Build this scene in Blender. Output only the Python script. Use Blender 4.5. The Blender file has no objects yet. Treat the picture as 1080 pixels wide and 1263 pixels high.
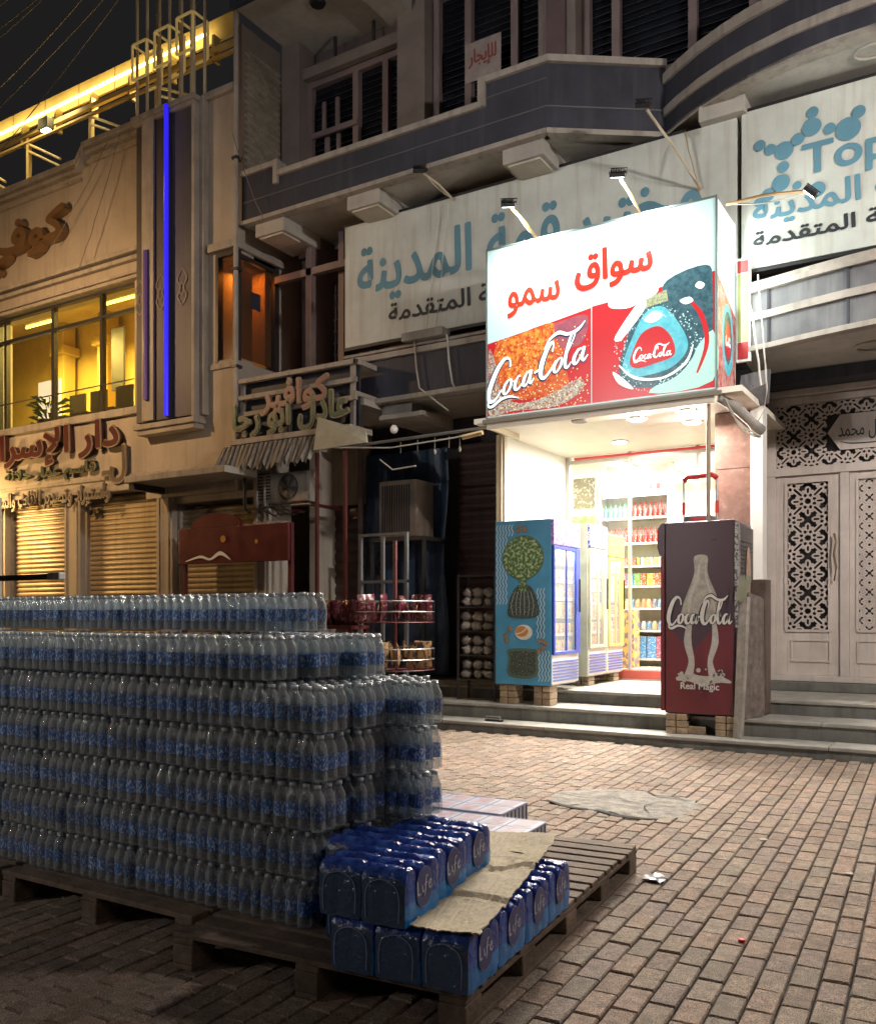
import bpy, math, random
from mathutils import Vector, Matrix
R = math.radians
random.seed(7)
sc = bpy.context.scene
COL = sc.collection

# ------------------------------------------------------------------ camera
cd = bpy.data.cameras.new('camera'); cam = bpy.data.objects.new('camera', cd); COL.objects.link(cam)
cam.location = (0, 0, 1.35); cam.rotation_euler = (R(90), 0, R(31.5))
cd.sensor_fit = 'HORIZONTAL'; cd.sensor_width = 36; cd.lens = 37.0; cd.shift_y = 0.1171
cd.clip_start = 0.05; cd.clip_end = 500
sc.camera = cam
# ------------------------------------------------------------------ night sky and stand-in street light
w = bpy.data.worlds.new('World'); sc.world = w; w.use_nodes = True
nt = w.node_tree; nt.nodes.clear()
sky = nt.nodes.new('ShaderNodeTexSky'); sky.sky_type = 'NISHITA'; sky.sun_disc = False
sky.sun_elevation = R(-4.5); sky.sun_rotation = R(70); sky.dust_density = 3
bg = nt.nodes.new('ShaderNodeBackground'); bg.inputs['Strength'].default_value = 0.15
wo = nt.nodes.new('ShaderNodeOutputWorld')
tint = nt.nodes.new('ShaderNodeMix'); tint.data_type = 'RGBA'; tint.blend_type = 'MIX'; tint.inputs[0].default_value = 0.7
tint.inputs[7].default_value = (0.095, 0.088, 0.09, 1)
nt.links.new(sky.outputs[0], tint.inputs[6]); nt.links.new(tint.outputs[2], bg.inputs[0]); nt.links.new(bg.outputs[0], wo.inputs[0])
sl = bpy.data.lights.new('street_glow', 'SUN'); sl.energy = 0.10; sl.angle = R(9); sl.color = (1, 0.80, 0.66)  # weak sun lamp standing in for unseen street lighting
so = bpy.data.objects.new('street_glow', sl); COL.objects.link(so)
_d = Vector((-0.80, 0.50, -0.62)); so.rotation_euler = _d.to_track_quat('-Z', 'Y').to_euler()
sc.view_settings.view_transform = 'Standard'; sc.view_settings.look = 'None'
sc.view_settings.exposure = 0.35; sc.view_settings.gamma = 1.0; sc.view_settings.use_curve_mapping = False
cy = sc.cycles
cy.max_bounces = 7; cy.diffuse_bounces = 3; cy.glossy_bounces = 3; cy.transmission_bounces = 4
cy.transparent_max_bounces = 20; cy.caustics_reflective = False; cy.caustics_refractive = False
cy.sample_clamp_indirect = 3.0; cy.use_denoising = True
try: cy.denoiser = 'OPENIMAGEDENOISE'
except Exception: pass

# ------------------------------------------------------------------ materials
MATS = {}
def mat(name, c=(.5, .5, .5), rough=.6, metal=0, var=.18, vs=3, bump=.15, bs=40, stain=0, stainc=None, rand=0, spec=.5, isl=0, speck=0, hues=None):
    """principled material: two scales of colour variation, vertical rain stains, fine bump, per-piece tone"""
    if name in MATS: return MATS[name]
    m = bpy.data.materials.new(name); m.use_nodes = True; MATS[name] = m
    n = m.node_tree.nodes; l = m.node_tree.links; b = n['Principled BSDF']
    b.inputs['Roughness'].default_value = rough; b.inputs['Metallic'].default_value = metal
    b.inputs['Specular IOR Level'].default_value = spec
    geo = n.new('ShaderNodeNewGeometry')
    t1 = n.new('ShaderNodeTexNoise'); t1.inputs['Scale'].default_value = vs; t1.inputs['Detail'].default_value = 8; t1.inputs['Roughness'].default_value = .65
    l.new(geo.outputs['Position'], t1.inputs['Vector'])
    mr = n.new('ShaderNodeMapRange'); mr.inputs[1].default_value = .3; mr.inputs[2].default_value = .7
    mr.inputs[3].default_value = 1 - var; mr.inputs[4].default_value = 1 + var
    l.new(t1.outputs['Fac'], mr.inputs[0])
    val = mr.outputs[0]
    def mul(a, bb):
        x = n.new('ShaderNodeMath'); x.operation = 'MULTIPLY'; l.new(a, x.inputs[0]); l.new(bb, x.inputs[1]); return x.outputs[0]
    if rand or isl:
        src = n.new('ShaderNodeObjectInfo').outputs['Random'] if rand else geo.outputs['Random Per Island']
        if rand and isl:
            a = n.new('ShaderNodeMath'); a.operation = 'ADD'; l.new(src, a.inputs[0]); l.new(geo.outputs['Random Per Island'], a.inputs[1])
            fr = n.new('ShaderNodeMath'); fr.operation = 'FRACT'; l.new(a.outputs[0], fr.inputs[0]); src = fr.outputs[0]
        q = n.new('ShaderNodeMapRange'); k = max(rand, isl); q.inputs[3].default_value = 1 - k; q.inputs[4].default_value = 1 + k
        l.new(src, q.inputs[0]); val = mul(val, q.outputs[0])
    mx = n.new('ShaderNodeVectorMath'); mx.operation = 'SCALE'; mx.inputs[0].default_value = c[:3]; l.new(val, mx.inputs['Scale'])
    out = mx.outputs[0]
    if hues:                                       # pieces drawn from a few neighbouring tones
        cr = n.new('ShaderNodeValToRGB'); cr.color_ramp.interpolation = 'CONSTANT'; e = cr.color_ramp.elements
        while len(e) < len(hues): e.new(.5)
        for i_, h_ in enumerate(hues): e[i_].position = i_ / len(hues); e[i_].color = (*h_, 1)
        l.new(src, cr.inputs[0]); hm = n.new('ShaderNodeVectorMath'); hm.operation = 'MULTIPLY'; l.new(out, hm.inputs[0]); l.new(cr.outputs[0], hm.inputs[1]); out = hm.outputs[0]
    if speck:                                      # coarse light and dark aggregate
        ts = n.new('ShaderNodeTexNoise'); ts.inputs['Scale'].default_value = 190; ts.inputs['Detail'].default_value = 2; l.new(geo.outputs['Position'], ts.inputs['Vector'])
        rs = n.new('ShaderNodeMapRange'); rs.inputs[1].default_value = .36; rs.inputs[2].default_value = .64; rs.inputs[3].default_value = 1 - speck; rs.inputs[4].default_value = 1 + speck; l.new(ts.outputs['Fac'], rs.inputs[0])
        sm_ = n.new('ShaderNodeVectorMath'); sm_.operation = 'SCALE'; l.new(out, sm_.inputs[0]); l.new(rs.outputs[0], sm_.inputs['Scale']); out = sm_.outputs[0]
    if stain:
        sm = n.new('ShaderNodeMapping'); sm.inputs['Scale'].default_value = (7, 7, .55); l.new(geo.outputs['Position'], sm.inputs['Vector'])
        t2 = n.new('ShaderNodeTexNoise'); t2.inputs['Scale'].default_value = 1.6; t2.inputs['Detail'].default_value = 6; l.new(sm.outputs[0], t2.inputs['Vector'])
        r2 = n.new('ShaderNodeMapRange'); r2.inputs[1].default_value = .5; r2.inputs[2].default_value = .74; r2.inputs[4].default_value = stain; l.new(t2.outputs['Fac'], r2.inputs[0])
        mm = n.new('ShaderNodeMix'); mm.data_type = 'RGBA'; l.new(r2.outputs[0], mm.inputs[0]); l.new(out, mm.inputs[6])
        mm.inputs[7].default_value = (*(stainc or [x * .35 for x in c[:3]]), 1); out = mm.outputs[2]
    l.new(out, b.inputs['Base Color'])
    rr = n.new('ShaderNodeMapRange'); rr.inputs[3].default_value = max(.03, rough - .12); rr.inputs[4].default_value = min(1, rough + .12); l.new(t1.outputs['Fac'], rr.inputs[0]); l.new(rr.outputs[0], b.inputs['Roughness'])
    if bump:
        t3 = n.new('ShaderNodeTexNoise'); t3.inputs['Scale'].default_value = bs; t3.inputs['Detail'].default_value = 5; l.new(geo.outputs['Position'], t3.inputs['Vector'])
        bp = n.new('ShaderNodeBump'); bp.inputs['Strength'].default_value = bump; bp.inputs['Distance'].default_value = .01
        l.new(t3.outputs['Fac'], bp.inputs['Height']); l.new(bp.outputs[0], b.inputs['Normal'])
    return m
def emit(name, c, s):
    if name in MATS: return MATS[name]
    m = bpy.data.materials.new(name); m.use_nodes = True; MATS[name] = m
    b = m.node_tree.nodes['Principled BSDF']; b.inputs['Base Color'].default_value = (*[min(.9, x) for x in c], 1)
    b.inputs['Emission Color'].default_value = (*c, 1); b.inputs['Emission Strength'].default_value = s; b.inputs['Roughness'].default_value = .3
    return m
def backlit(name, c, s, tubes=True, rough=.25, noise=0, c2=None, ns=30):
    """translucent printed film lit from behind by the tubes inside its box: bright along the tubes"""
    if name in MATS: return MATS[name]
    m = bpy.data.materials.new(name); m.use_nodes = True; MATS[name] = m
    n = m.node_tree.nodes; l = m.node_tree.links; b = n['Principled BSDF']
    b.inputs['Roughness'].default_value = rough
    col = None
    if c2:
        geo = n.new('ShaderNodeNewGeometry'); t = n.new('ShaderNodeTexNoise'); t.inputs['Scale'].default_value = ns; t.inputs['Detail'].default_value = 6; t.inputs['Roughness'].default_value = .75
        l.new(geo.outputs['Position'], t.inputs['Vector'])
        r = n.new('ShaderNodeMapRange'); r.inputs[1].default_value = .42; r.inputs[2].default_value = .58; l.new(t.outputs['Fac'], r.inputs[0])
        mx = n.new('ShaderNodeMix'); mx.data_type = 'RGBA'; l.new(r.outputs[0], mx.inputs[0]); mx.inputs[6].default_value = (*c, 1); mx.inputs[7].default_value = (*c2, 1)
        hs = n.new('ShaderNodeHueSaturation'); hs.inputs['Value'].default_value = .5; l.new(mx.outputs[2], hs.inputs['Color']); l.new(hs.outputs[0], b.inputs['Base Color']); l.new(mx.outputs[2], b.inputs['Emission Color'])
    else:
        b.inputs['Base Color'].default_value = (*[x * .55 for x in c], 1); b.inputs['Emission Color'].default_value = (*c, 1)
    b.inputs['Emission Strength'].default_value = s
    return m
def clear(name, tintc, fac_face, fac_edge, base, rough=.12, bump=0, bs=60, rand=0, stretch=(1, 1, 1)):
    """clear plastic or glass: see-through face on, shiny and thicker looking at grazing angles"""
    if name in MATS: return MATS[name]
    m = bpy.data.materials.new(name); m.use_nodes = True; MATS[name] = m
    n = m.node_tree.nodes; l = m.node_tree.links; b = n['Principled BSDF']; o = n['Material Output']
    b.inputs['Base Color'].default_value = (*base, 1); b.inputs['Roughness'].default_value = rough; b.inputs['Specular IOR Level'].default_value = .9
    tr = n.new('ShaderNodeBsdfTransparent'); tr.inputs[0].default_value = (*tintc, 1)
    lw = n.new('ShaderNodeLayerWeight'); lw.inputs['Blend'].default_value = .35
    mr = n.new('ShaderNodeMapRange'); mr.inputs[3].default_value = fac_face; mr.inputs[4].default_value = fac_edge; l.new(lw.outputs['Facing'], mr.inputs[0])
    mx = n.new('ShaderNodeMixShader'); l.new(mr.outputs[0], mx.inputs[0]); l.new(tr.outputs[0], mx.inputs[1]); l.new(b.outputs[0], mx.inputs[2]); l.new(mx.outputs[0], o.inputs[0])
    if bump:
        geo = n.new('ShaderNodeNewGeometry'); mp = n.new('ShaderNodeMapping'); mp.inputs['Scale'].default_value = stretch; l.new(geo.outputs['Position'], mp.inputs['Vector'])
        t = n.new('ShaderNodeTexNoise'); t.inputs['Scale'].default_value = bs; t.inputs['Detail'].default_value = 3; t.inputs['Distortion'].default_value = .6; l.new(mp.outputs[0], t.inputs['Vector'])
        bp = n.new('ShaderNodeBump'); bp.inputs['Strength'].default_value = bump; bp.inputs['Distance'].default_value = .01; l.new(t.outputs['Fac'], bp.inputs['Height'])
        l.new(bp.outputs[0], b.inputs['Normal']); l.new(bp.outputs[0], lw.inputs['Normal'])
    return m
def printed(name, c1, c2, scale=60, thr=.55, rough=.35, stretch=(1, 1, 1), rand=0, sharp=.03, bump=0, bs=30, tone=0):
    """printed wrapper: a ground colour with small irregular marks in a second ink"""
    if name in MATS: return MATS[name]
    m = bpy.data.materials.new(name); m.use_nodes = True; MATS[name] = m
    n = m.node_tree.nodes; l = m.node_tree.links; b = n['Principled BSDF']; b.inputs['Roughness'].default_value = rough
    tc = n.new('ShaderNodeTexCoord'); mp = n.new('ShaderNodeMapping'); mp.inputs['Scale'].default_value = stretch; l.new(tc.outputs['Object'], mp.inputs['Vector'])
    t = n.new('ShaderNodeTexNoise'); t.inputs['Scale'].default_value = scale; t.inputs['Detail'].default_value = 2; l.new(mp.outputs[0], t.inputs['Vector'])
    if rand:
        oi = n.new('ShaderNodeObjectInfo'); a = n.new('ShaderNodeVectorMath'); a.operation = 'ADD'; cx = n.new('ShaderNodeCombineXYZ')
        mm = n.new('ShaderNodeMath'); mm.operation = 'MULTIPLY'; mm.inputs[1].default_value = 9; l.new(oi.outputs['Random'], mm.inputs[0]); l.new(mm.outputs[0], cx.inputs[0]); l.new(mm.outputs[0], cx.inputs[2])
        l.new(mp.outputs[0], a.inputs[0]); l.new(cx.outputs[0], a.inputs[1]); l.new(a.outputs[0], t.inputs['Vector'])
    r = n.new('ShaderNodeMapRange'); r.inputs[1].default_value = thr; r.inputs[2].default_value = thr + sharp; l.new(t.outputs['Fac'], r.inputs[0])
    mx = n.new('ShaderNodeMix'); mx.data_type = 'RGBA'; l.new(r.outputs[0], mx.inputs[0]); mx.inputs[6].default_value = (*c1, 1); mx.inputs[7].default_value = (*c2, 1)
    if tone:
        rt = n.new('ShaderNodeMapRange'); rt.inputs[3].default_value = 1 - tone; rt.inputs[4].default_value = 1 + tone; l.new(oi.outputs['Random'], rt.inputs[0])
        hv = n.new('ShaderNodeVectorMath'); hv.operation = 'SCALE'; l.new(mx.outputs[2], hv.inputs[0]); l.new(rt.outputs[0], hv.inputs['Scale']); l.new(hv.outputs[0], b.inputs['Base Color'])
    else: l.new(mx.outputs[2], b.inputs['Base Color'])
    if bump:
        t3 = n.new('ShaderNodeTexNoise'); t3.inputs['Scale'].default_value = bs; t3.inputs['Detail'].default_value = 3; t3.inputs['Distortion'].default_value = .8; l.new(tc.outputs['Object'], t3.inputs['Vector'])
        bp = n.new('ShaderNodeBump'); bp.inputs['Strength'].default_value = bump; bp.inputs['Distance'].default_value = .01; l.new(t3.outputs['Fac'], bp.inputs['Height']); l.new(bp.outputs[0], b.inputs['Normal'])
    return m
def ramped(name, cols, rough=.4, emis=0):
    """goods: each object takes one of several package colours"""
    m = bpy.data.materials.new(name); m.use_nodes = True; MATS[name] = m
    n = m.node_tree.nodes; l = m.node_tree.links; b = n['Principled BSDF']; b.inputs['Roughness'].default_value = rough
    oi = n.new('ShaderNodeObjectInfo'); cr = n.new('ShaderNodeValToRGB'); cr.color_ramp.interpolation = 'CONSTANT'
    e = cr.color_ramp.elements
    while len(e) < len(cols): e.new(.5)
    for i, c in enumerate(cols): e[i].position = i / len(cols); e[i].color = (*c, 1)
    l.new(oi.outputs['Random'], cr.inputs[0])
    tc = n.new('ShaderNodeTexCoord'); t = n.new('ShaderNodeTexNoise'); t.inputs['Scale'].default_value = 45; l.new(tc.outputs['Object'], t.inputs['Vector'])
    r = n.new('ShaderNodeMapRange'); r.inputs[1].default_value = .56; r.inputs[2].default_value = .6; r.inputs[4].default_value = .75; l.new(t.outputs['Fac'], r.inputs[0])
    mx = n.new('ShaderNodeMix'); mx.data_type = 'RGBA'; l.new(r.outputs[0], mx.inputs[0]); l.new(cr.outputs[0], mx.inputs[6]); mx.inputs[7].default_value = (.8, .8, .75, 1)
    l.new(mx.outputs[2], b.inputs['Base Color'])
    return m

# ------------------------------------------------------------------ geometry helpers
OFF = {}                                          # world offset of each thing's origin
class MB:
    def __init__(s): s.v = []; s.f = []; s.m = []
    def add(s, vs, fs, mi=0):
        b = len(s.v); s.v += [tuple(v) for v in vs]; s.f += [tuple(b + i for i in f) for f in fs]; s.m += [mi] * len(fs); return s
    def box(s, x0, x1, y0, y1, z0, z1, mi=0):
        if x1 < x0: x0, x1 = x1, x0
        if y1 < y0: y0, y1 = y1, y0
        if z1 < z0: z0, z1 = z1, z0
        v = [(x0, y0, z0), (x1, y0, z0), (x1, y1, z0), (x0, y1, z0), (x0, y0, z1), (x1, y0, z1), (x1, y1, z1), (x0, y1, z1)]
        return s.add(v, [(0, 3, 2, 1), (4, 5, 6, 7), (0, 1, 5, 4), (1, 2, 6, 5), (2, 3, 7, 6), (3, 0, 4, 7)], mi)
    def tube(s, pts, r, n=8, mi=0, closed=False, cap=True):
        pts = [Vector(p) for p in pts]; rings = []; k = len(pts)
        for i, p in enumerate(pts):
            a = pts[(i - 1) % k] if (i or closed) else p; b = pts[(i + 1) % k] if (i < k - 1 or closed) else p
            d = (b - a).normalized() if (b - a).length > 1e-9 else Vector((0, 0, 1))
            up = Vector((0, 0, 1)) if abs(d.z) < .95 else Vector((1, 0, 0))
            x = d.cross(up).normalized(); y = d.cross(x)
            rr = r[i] if isinstance(r, (list, tuple)) else r
            rings.append([p + (x * math.cos(t) + y * math.sin(t)) * rr for t in [2 * math.pi * j / n for j in range(n)]])
        vs = [v for ring in rings for v in ring]; fs = []
        for i in range(k if closed else k - 1):
            a = i * n; b = ((i + 1) % k) * n
            for j in range(n): fs.append((a + j, a + (j + 1) % n, b + (j + 1) % n, b + j))
        if cap and not closed: fs += [tuple(range(n))[::-1], tuple((k - 1) * n + j for j in range(n))]
        return s.add(vs, fs, mi)
    def lathe(s, prof, cx=0, cy=0, cz=0, n=12, mi=None, m0=0):
        vs = []; fs = []; ms = []
        for (r, z) in prof: vs += [(cx + r * math.cos(2 * math.pi * j / n), cy + r * math.sin(2 * math.pi * j / n), cz + z) for j in range(n)]
        b = len(s.v); s.v += vs
        for i in range(len(prof) - 1):
            for j in range(n):
                s.f.append((b + i * n + j, b + i * n + (j + 1) % n, b + (i + 1) * n + (j + 1) % n, b + (i + 1) * n + j)); s.m.append(mi[i] if mi else m0)
        s.f.append(tuple(b + (len(prof) - 1) * n + j for j in range(n))); s.m.append(mi[-1] if mi else m0)
        s.f.append(tuple(b + j for j in range(n))[::-1]); s.m.append(mi[0] if mi else m0)
        return s
    def prism(s, poly, z0, z1, mi=0):             # polygon in plan, extruded up
        n = len(poly); vs = [(x, y, z0) for x, y in poly] + [(x, y, z1) for x, y in poly]
        fs = [tuple(range(n))[::-1], tuple(range(n, 2 * n))] + [(i, (i + 1) % n, n + (i + 1) % n, n + i) for i in range(n)]
        return s.add(vs, fs, mi)
    def poly(s, fr, pts, off=0.0, depth=0.0, mi=0):  # flat shape on a frame, optional thickness
        o, u, v, nn = fr; n = len(pts)
        P = [o + u * a + v * b + nn * off for a, b in pts]
        if not depth: return s.add(P, [tuple(range(n))], mi)
        Q = [p - nn * depth for p in P]
        return s.add(P + Q, [tuple(range(n)), tuple(range(n, 2 * n))[::-1]] + [(i, n + i, n + (i + 1) % n, (i + 1) % n) for i in range(n)], mi)
    def ribbon(s, fr, pts, wd, off=0.0, mi=0, sub=5, closed=False):
        """brush stroke along a smooth curve on a frame"""
        o, u, v, nn = fr; P = [Vector((a, b)) for a, b in pts]; n = len(P); W = wd if isinstance(wd, (list, tuple)) else [wd] * n
        Q = []; WW = []
        for i in range(n if closed else n - 1):
            p0 = P[(i - 1) % n] if (i or closed) else P[0]; p1 = P[i]; p2 = P[(i + 1) % n]; p3 = P[(i + 2) % n] if (i + 2 < n or closed) else p2
            for k in range(sub):
                t = k / sub; Q.append(.5 * ((2 * p1) + (p2 - p0) * t + (2 * p0 - 5 * p1 + 4 * p2 - p3) * t * t + (3 * p1 - p0 - 3 * p2 + p3) * t ** 3)); WW.append(W[i] * (1 - t) + W[(i + 1) % n] * t)
        if closed: Q.append(Q[0]); WW.append(WW[0])
        else: Q.append(P[-1]); WW.append(W[-1])
        vs = []; k = len(Q)
        for i, q in enumerate(Q):
            a = Q[max(0, i - 1)]; b = Q[min(k - 1, i + 1)]
            if closed and i in (0, k - 1): a = Q[-2]; b = Q[1]
            d = (b - a); d = d.normalized() if d.length > 1e-9 else Vector((1, 0)); e = Vector((-d.y, d.x)) * WW[i] / 2
            for z in (q + e, q - e): vs.append(o + u * z.x + v * z.y + nn * off)
        return s.add(vs, [(2 * i, 2 * i + 1, 2 * i + 3, 2 * i + 2) for i in range(k - 1)], mi)
    def bar2(s, fr, a, b, wd, off, depth, mi=0):
        d = Vector((b[0] - a[0], b[1] - a[1])); L = d.length
        if L < 1e-6: return s
        d /= L; e = Vector((-d.y, d.x)) * wd / 2; a = Vector(a); b = Vector(b)
        return s.poly(fr, [tuple(a - e), tuple(b - e), tuple(b + e), tuple(a + e)], off, depth, mi)
    def mesh(s, name, mats, smooth=False, off=(0, 0, 0)):
        me = bpy.data.meshes.new(name)
        me.from_pydata([(x - off[0], y - off[1], z - off[2]) for x, y, z in s.v], [], s.f)
        for m in (mats if isinstance(mats, (list, tuple)) else [mats]): me.materials.append(m)
        me.polygons.foreach_set('material_index', s.m)
        if smooth: me.polygons.foreach_set('use_smooth', [True] * len(s.f))
        me.update(); return me
    def build(s, name, mats, parent=None, label=None, bevel=0, smooth=False, local=False, kind=None, loc=None):
        """link as ONE object. Coordinates are world ones unless local; a child is stored relative to its thing's origin"""
        off = (0, 0, 0)
        if parent is not None and not local: off = OFF.get(parent.name, (0, 0, 0))
        o = bpy.data.objects.new(name, s.mesh(name, mats, smooth, off)); COL.objects.link(o)
        if parent is not None:
            o.parent = parent; OFF[o.name] = off
        if loc: o.location = loc
        if label: o['label'] = label
        if kind: o['kind'] = kind
        if bevel:
            b = o.modifiers.new('bevel', 'BEVEL'); b.width = bevel; b.segments = 1 if bevel < .006 else 2; b.limit_method = 'ANGLE'; b.angle_limit = R(40)
        return o
def tag(o, label, cat, group=None):
    o['label'] = label; o['category'] = cat
    if group: o['group'] = group
    return o
def thing(name, label, cat, loc=(0, 0, 0), rz=0, group=None):
    o = bpy.data.objects.new(name, None); COL.objects.link(o); o.location = loc; o.rotation_euler[2] = rz; o.empty_display_size = .1
    OFF[o.name] = tuple(loc); return tag(o, label, cat, group)
def link_copy(src, parent=None, loc=None, rot=None):
    c = src.copy(); COL.objects.link(c); c.parent = parent
    if parent is not None: c.matrix_parent_inverse = Matrix()
    if loc is not None: c.location = loc
    if rot is not None: c.rotation_euler = rot
    return c
def struct(o): o['kind'] = 'structure'; return o
def frame(o, facing='-y'):
    o = Vector(o)
    if facing == '-y': return (o, Vector((1, 0, 0)), Vector((0, 0, 1)), Vector((0, -1, 0)))
    if facing == '+x': return (o, Vector((0, 1, 0)), Vector((0, 0, 1)), Vector((1, 0, 0)))
    if facing == '-x': return (o, Vector((0, -1, 0)), Vector((0, 0, 1)), Vector((-1, 0, 0)))
    if facing == '+z': return (o, Vector((1, 0, 0)), Vector((0, 1, 0)), Vector((0, 0, 1)))
def circle(cx, cy, rx, ry=None, n=28, a0=0): ry = rx if ry is None else ry; return [(cx + rx * math.cos(a0 + 2 * math.pi * i / n), cy + ry * math.sin(a0 + 2 * math.pi * i / n)) for i in range(n)]
def smooth_poly(pts, sub=5):
    P = [Vector(p) for p in pts]; n = len(P); out = []
    for i in range(n):
        p0, p1, p2, p3 = P[i - 1], P[i], P[(i + 1) % n], P[(i + 2) % n]
        for k in range(sub):
            t = k / sub; q = .5 * ((2 * p1) + (p2 - p0) * t + (2 * p0 - 5 * p1 + 4 * p2 - p3) * t * t + (3 * p1 - p0 - 3 * p2 + p3) * t ** 3); out.append((q.x, q.y))
    return out
AR = {'ا': (0xFE8D, 2), 'أ': (0xFE83, 2), 'إ': (0xFE87, 2), 'آ': (0xFE81, 2), 'ب': (0xFE8F, 4), 'ة': (0xFE93, 2), 'ت': (0xFE95, 4), 'ث': (0xFE99, 4), 'ج': (0xFE9D, 4), 'ح': (0xFEA1, 4), 'خ': (0xFEA5, 4),
      'د': (0xFEA9, 2), 'ذ': (0xFEAB, 2), 'ر': (0xFEAD, 2), 'ز': (0xFEAF, 2), 'س': (0xFEB1, 4), 'ش': (0xFEB5, 4), 'ص': (0xFEB9, 4), 'ض': (0xFEBD, 4), 'ط': (0xFEC1, 4), 'ع': (0xFEC9, 4), 'ف': (0xFED1, 4),
      'ق': (0xFED5, 4), 'ك': (0xFED9, 4), 'ل': (0xFEDD, 4), 'م': (0xFEE1, 4), 'ن': (0xFEE5, 4), 'ه': (0xFEE9, 4), 'و': (0xFEED, 2), 'ي': (0xFEF1, 4), 'ء': (0xFE80, 1), 'ى': (0xFEEF, 2)}
def arabic(t):
    out = []; prev = False
    for i, c in enumerate(t):
        if c not in AR: out.append(c); prev = False; continue
        b, k = AR[c]; nxt = i + 1 < len(t) and t[i + 1] in AR and AR[t[i + 1]][1] > 1
        if k == 4: out.append(chr(b + {(0, 0): 0, (1, 0): 1, (0, 1): 2, (1, 1): 3}[(int(prev), int(nxt))])); prev = True
        elif k == 2: out.append(chr(b + (1 if prev else 0))); prev = False
        else: out.append(chr(b)); prev = False
    s = ''.join(reversed(out))
    for a, b2 in (('\uFE8E\uFEDF', '\uFEFB'), ('\uFE8E\uFEE0', '\uFEFC'), ('\uFE88\uFEDF', '\uFEF9')): s = s.replace(a, b2)
    return s
def text(body, fr, x0, x1, y0, y1, m, parent, off=.004, bold=0.0, depth=0.0, name='lettering', ar=True, label=None, keep=False):
    """lettering as mesh, fitted to a rectangle on a frame"""
    c = bpy.data.curves.new('t', 'FONT'); c.body = arabic(body) if ar else body; c.resolution_u = 5
    t = bpy.data.objects.new('t', c); COL.objects.link(t); bpy.context.view_layer.update()
    me = bpy.data.meshes.new_from_object(t); bpy.data.objects.remove(t); bpy.data.curves.remove(c)
    vs = [v.co.copy() for v in me.vertices]; fs = [tuple(p.vertices) for p in me.polygons]
    ax, bx = min(v.x for v in vs), max(v.x for v in vs); ay, by = min(v.y for v in vs), max(v.y for v in vs)
    sx = (x1 - x0) / (bx - ax); sy = (y1 - y0) / (by - ay)
    # every glyph on a depth of its own, so that joined letters never share a plane
    par = list(range(len(vs)))
    def find(i):
        while par[i] != i: par[i] = par[par[i]]; i = par[i]
        return i
    for f in fs:
        for q in f[1:]: par[find(q)] = find(f[0])
    ids = {}; lvl = [ids.setdefault(find(i), len(ids)) % 4 for i in range(len(vs))]
    o, u, v, n = fr; mb = MB(); hh = (by - ay) * sy; rb = bold * 1.15 * min(sx, sy) if bold else 0
    edge = {}
    for f in fs:
        for i in range(len(f)): edge[(f[i], f[(i + 1) % len(f)])] = 1
    rim_ = [(a_, b_) for (a_, b_) in edge if (b_, a_) not in edge]
    for ci, (dx_, dy_) in enumerate([(0, 0)] + ([(rb * math.cos(k * math.pi / 6), rb * math.sin(k * math.pi / 6)) for k in range(12)] if rb else [])):
        front = [o + u * (x0 + dx_ + (p.x - ax) * sx) + v * (y0 + dy_ + (p.y - ay) * sy) + n * (off + ci * .0003 + lvl[i] * .0001) for i, p in enumerate(vs)]
        if depth:
            k = len(front); mb.add(front + [p - n * depth for p in front], fs + [(a_, k + a_, k + b_, b_) for (a_, b_) in rim_])
        else: mb.add(front, fs)
    bpy.data.meshes.remove(me)
    return mb.build(name, m, parent, label)
def arealight(name, loc, size, power, color, direction, sizey=None, spread=None, parent=None):
    l = bpy.data.lights.new(name, 'AREA'); l.energy = power; l.color = color; l.size = size; l.shape = 'RECTANGLE' if sizey else 'SQUARE'
    if sizey: l.size_y = sizey
    if spread: l.spread = spread
    o = bpy.data.objects.new(name, l); COL.objects.link(o); o.location = loc; o.rotation_euler = Vector(direction).to_track_quat('-Z', 'Y').to_euler()
    return o
def wavy(p0, p1, sag=.1, n=14, jitter=0):
    p0 = Vector(p0); p1 = Vector(p1); out = []
    for i in range(n + 1):
        t = i / n; p = p0.lerp(p1, t); p.z -= sag * 4 * t * (1 - t)
        if jitter and 0 < i < n: p += Vector([random.uniform(-jitter, jitter) for _ in range(3)])
        out.append(p)
    return out

# ---- palette
STUC = mat('beige_stucco', (.41, .36, .30), .85, var=.14, vs=1.3, bump=.35, bs=55, stain=.38, stainc=(.25, .21, .17))
STUCD = mat('grey_cladding', (.085, .08, .078), .55, var=.2, vs=2, bump=.15, bs=30, stain=.3)
TRIM = mat('pale_trim', (.36, .325, .28), .75, var=.2, vs=3, bump=.25, stain=.5)
NAVY = mat('dark_band_paint', (.032, .034, .048), .6, var=.35, vs=2.5, bump=.3, bs=40, stain=.4, stainc=(.08, .08, .09))
GREYB = mat('grey_panel', (.12, .12, .125), .55, var=.3, vs=2.5, bump=.2, stain=.6, stainc=(.22, .22, .21))
SOFF = mat('soffit_plaster', (.42, .40, .355), .85, var=.2, vs=1.5, bump=.25, stain=.2)
DARKW = mat('dark_window_frame', (.03, .028, .03), .5, bump=.1)
GLASSD = mat('dark_glass', (.012, .014, .02), .12, var=.4, vs=2, bump=.05, bs=6)
MAUVE = mat('mauve_mullion', (.20, .15, .145), .6, bump=.15)
CONC = mat('concrete', (.27, .25, .225), .85, var=.3, vs=3, bump=.5, bs=60, stain=.3)
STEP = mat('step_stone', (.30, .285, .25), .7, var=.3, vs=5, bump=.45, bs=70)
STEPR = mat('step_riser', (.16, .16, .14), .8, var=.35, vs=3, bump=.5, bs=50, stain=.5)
STEEL = mat('galvanised_steel', (.35, .35, .34), .4, metal=.8, bump=.15)
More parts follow.
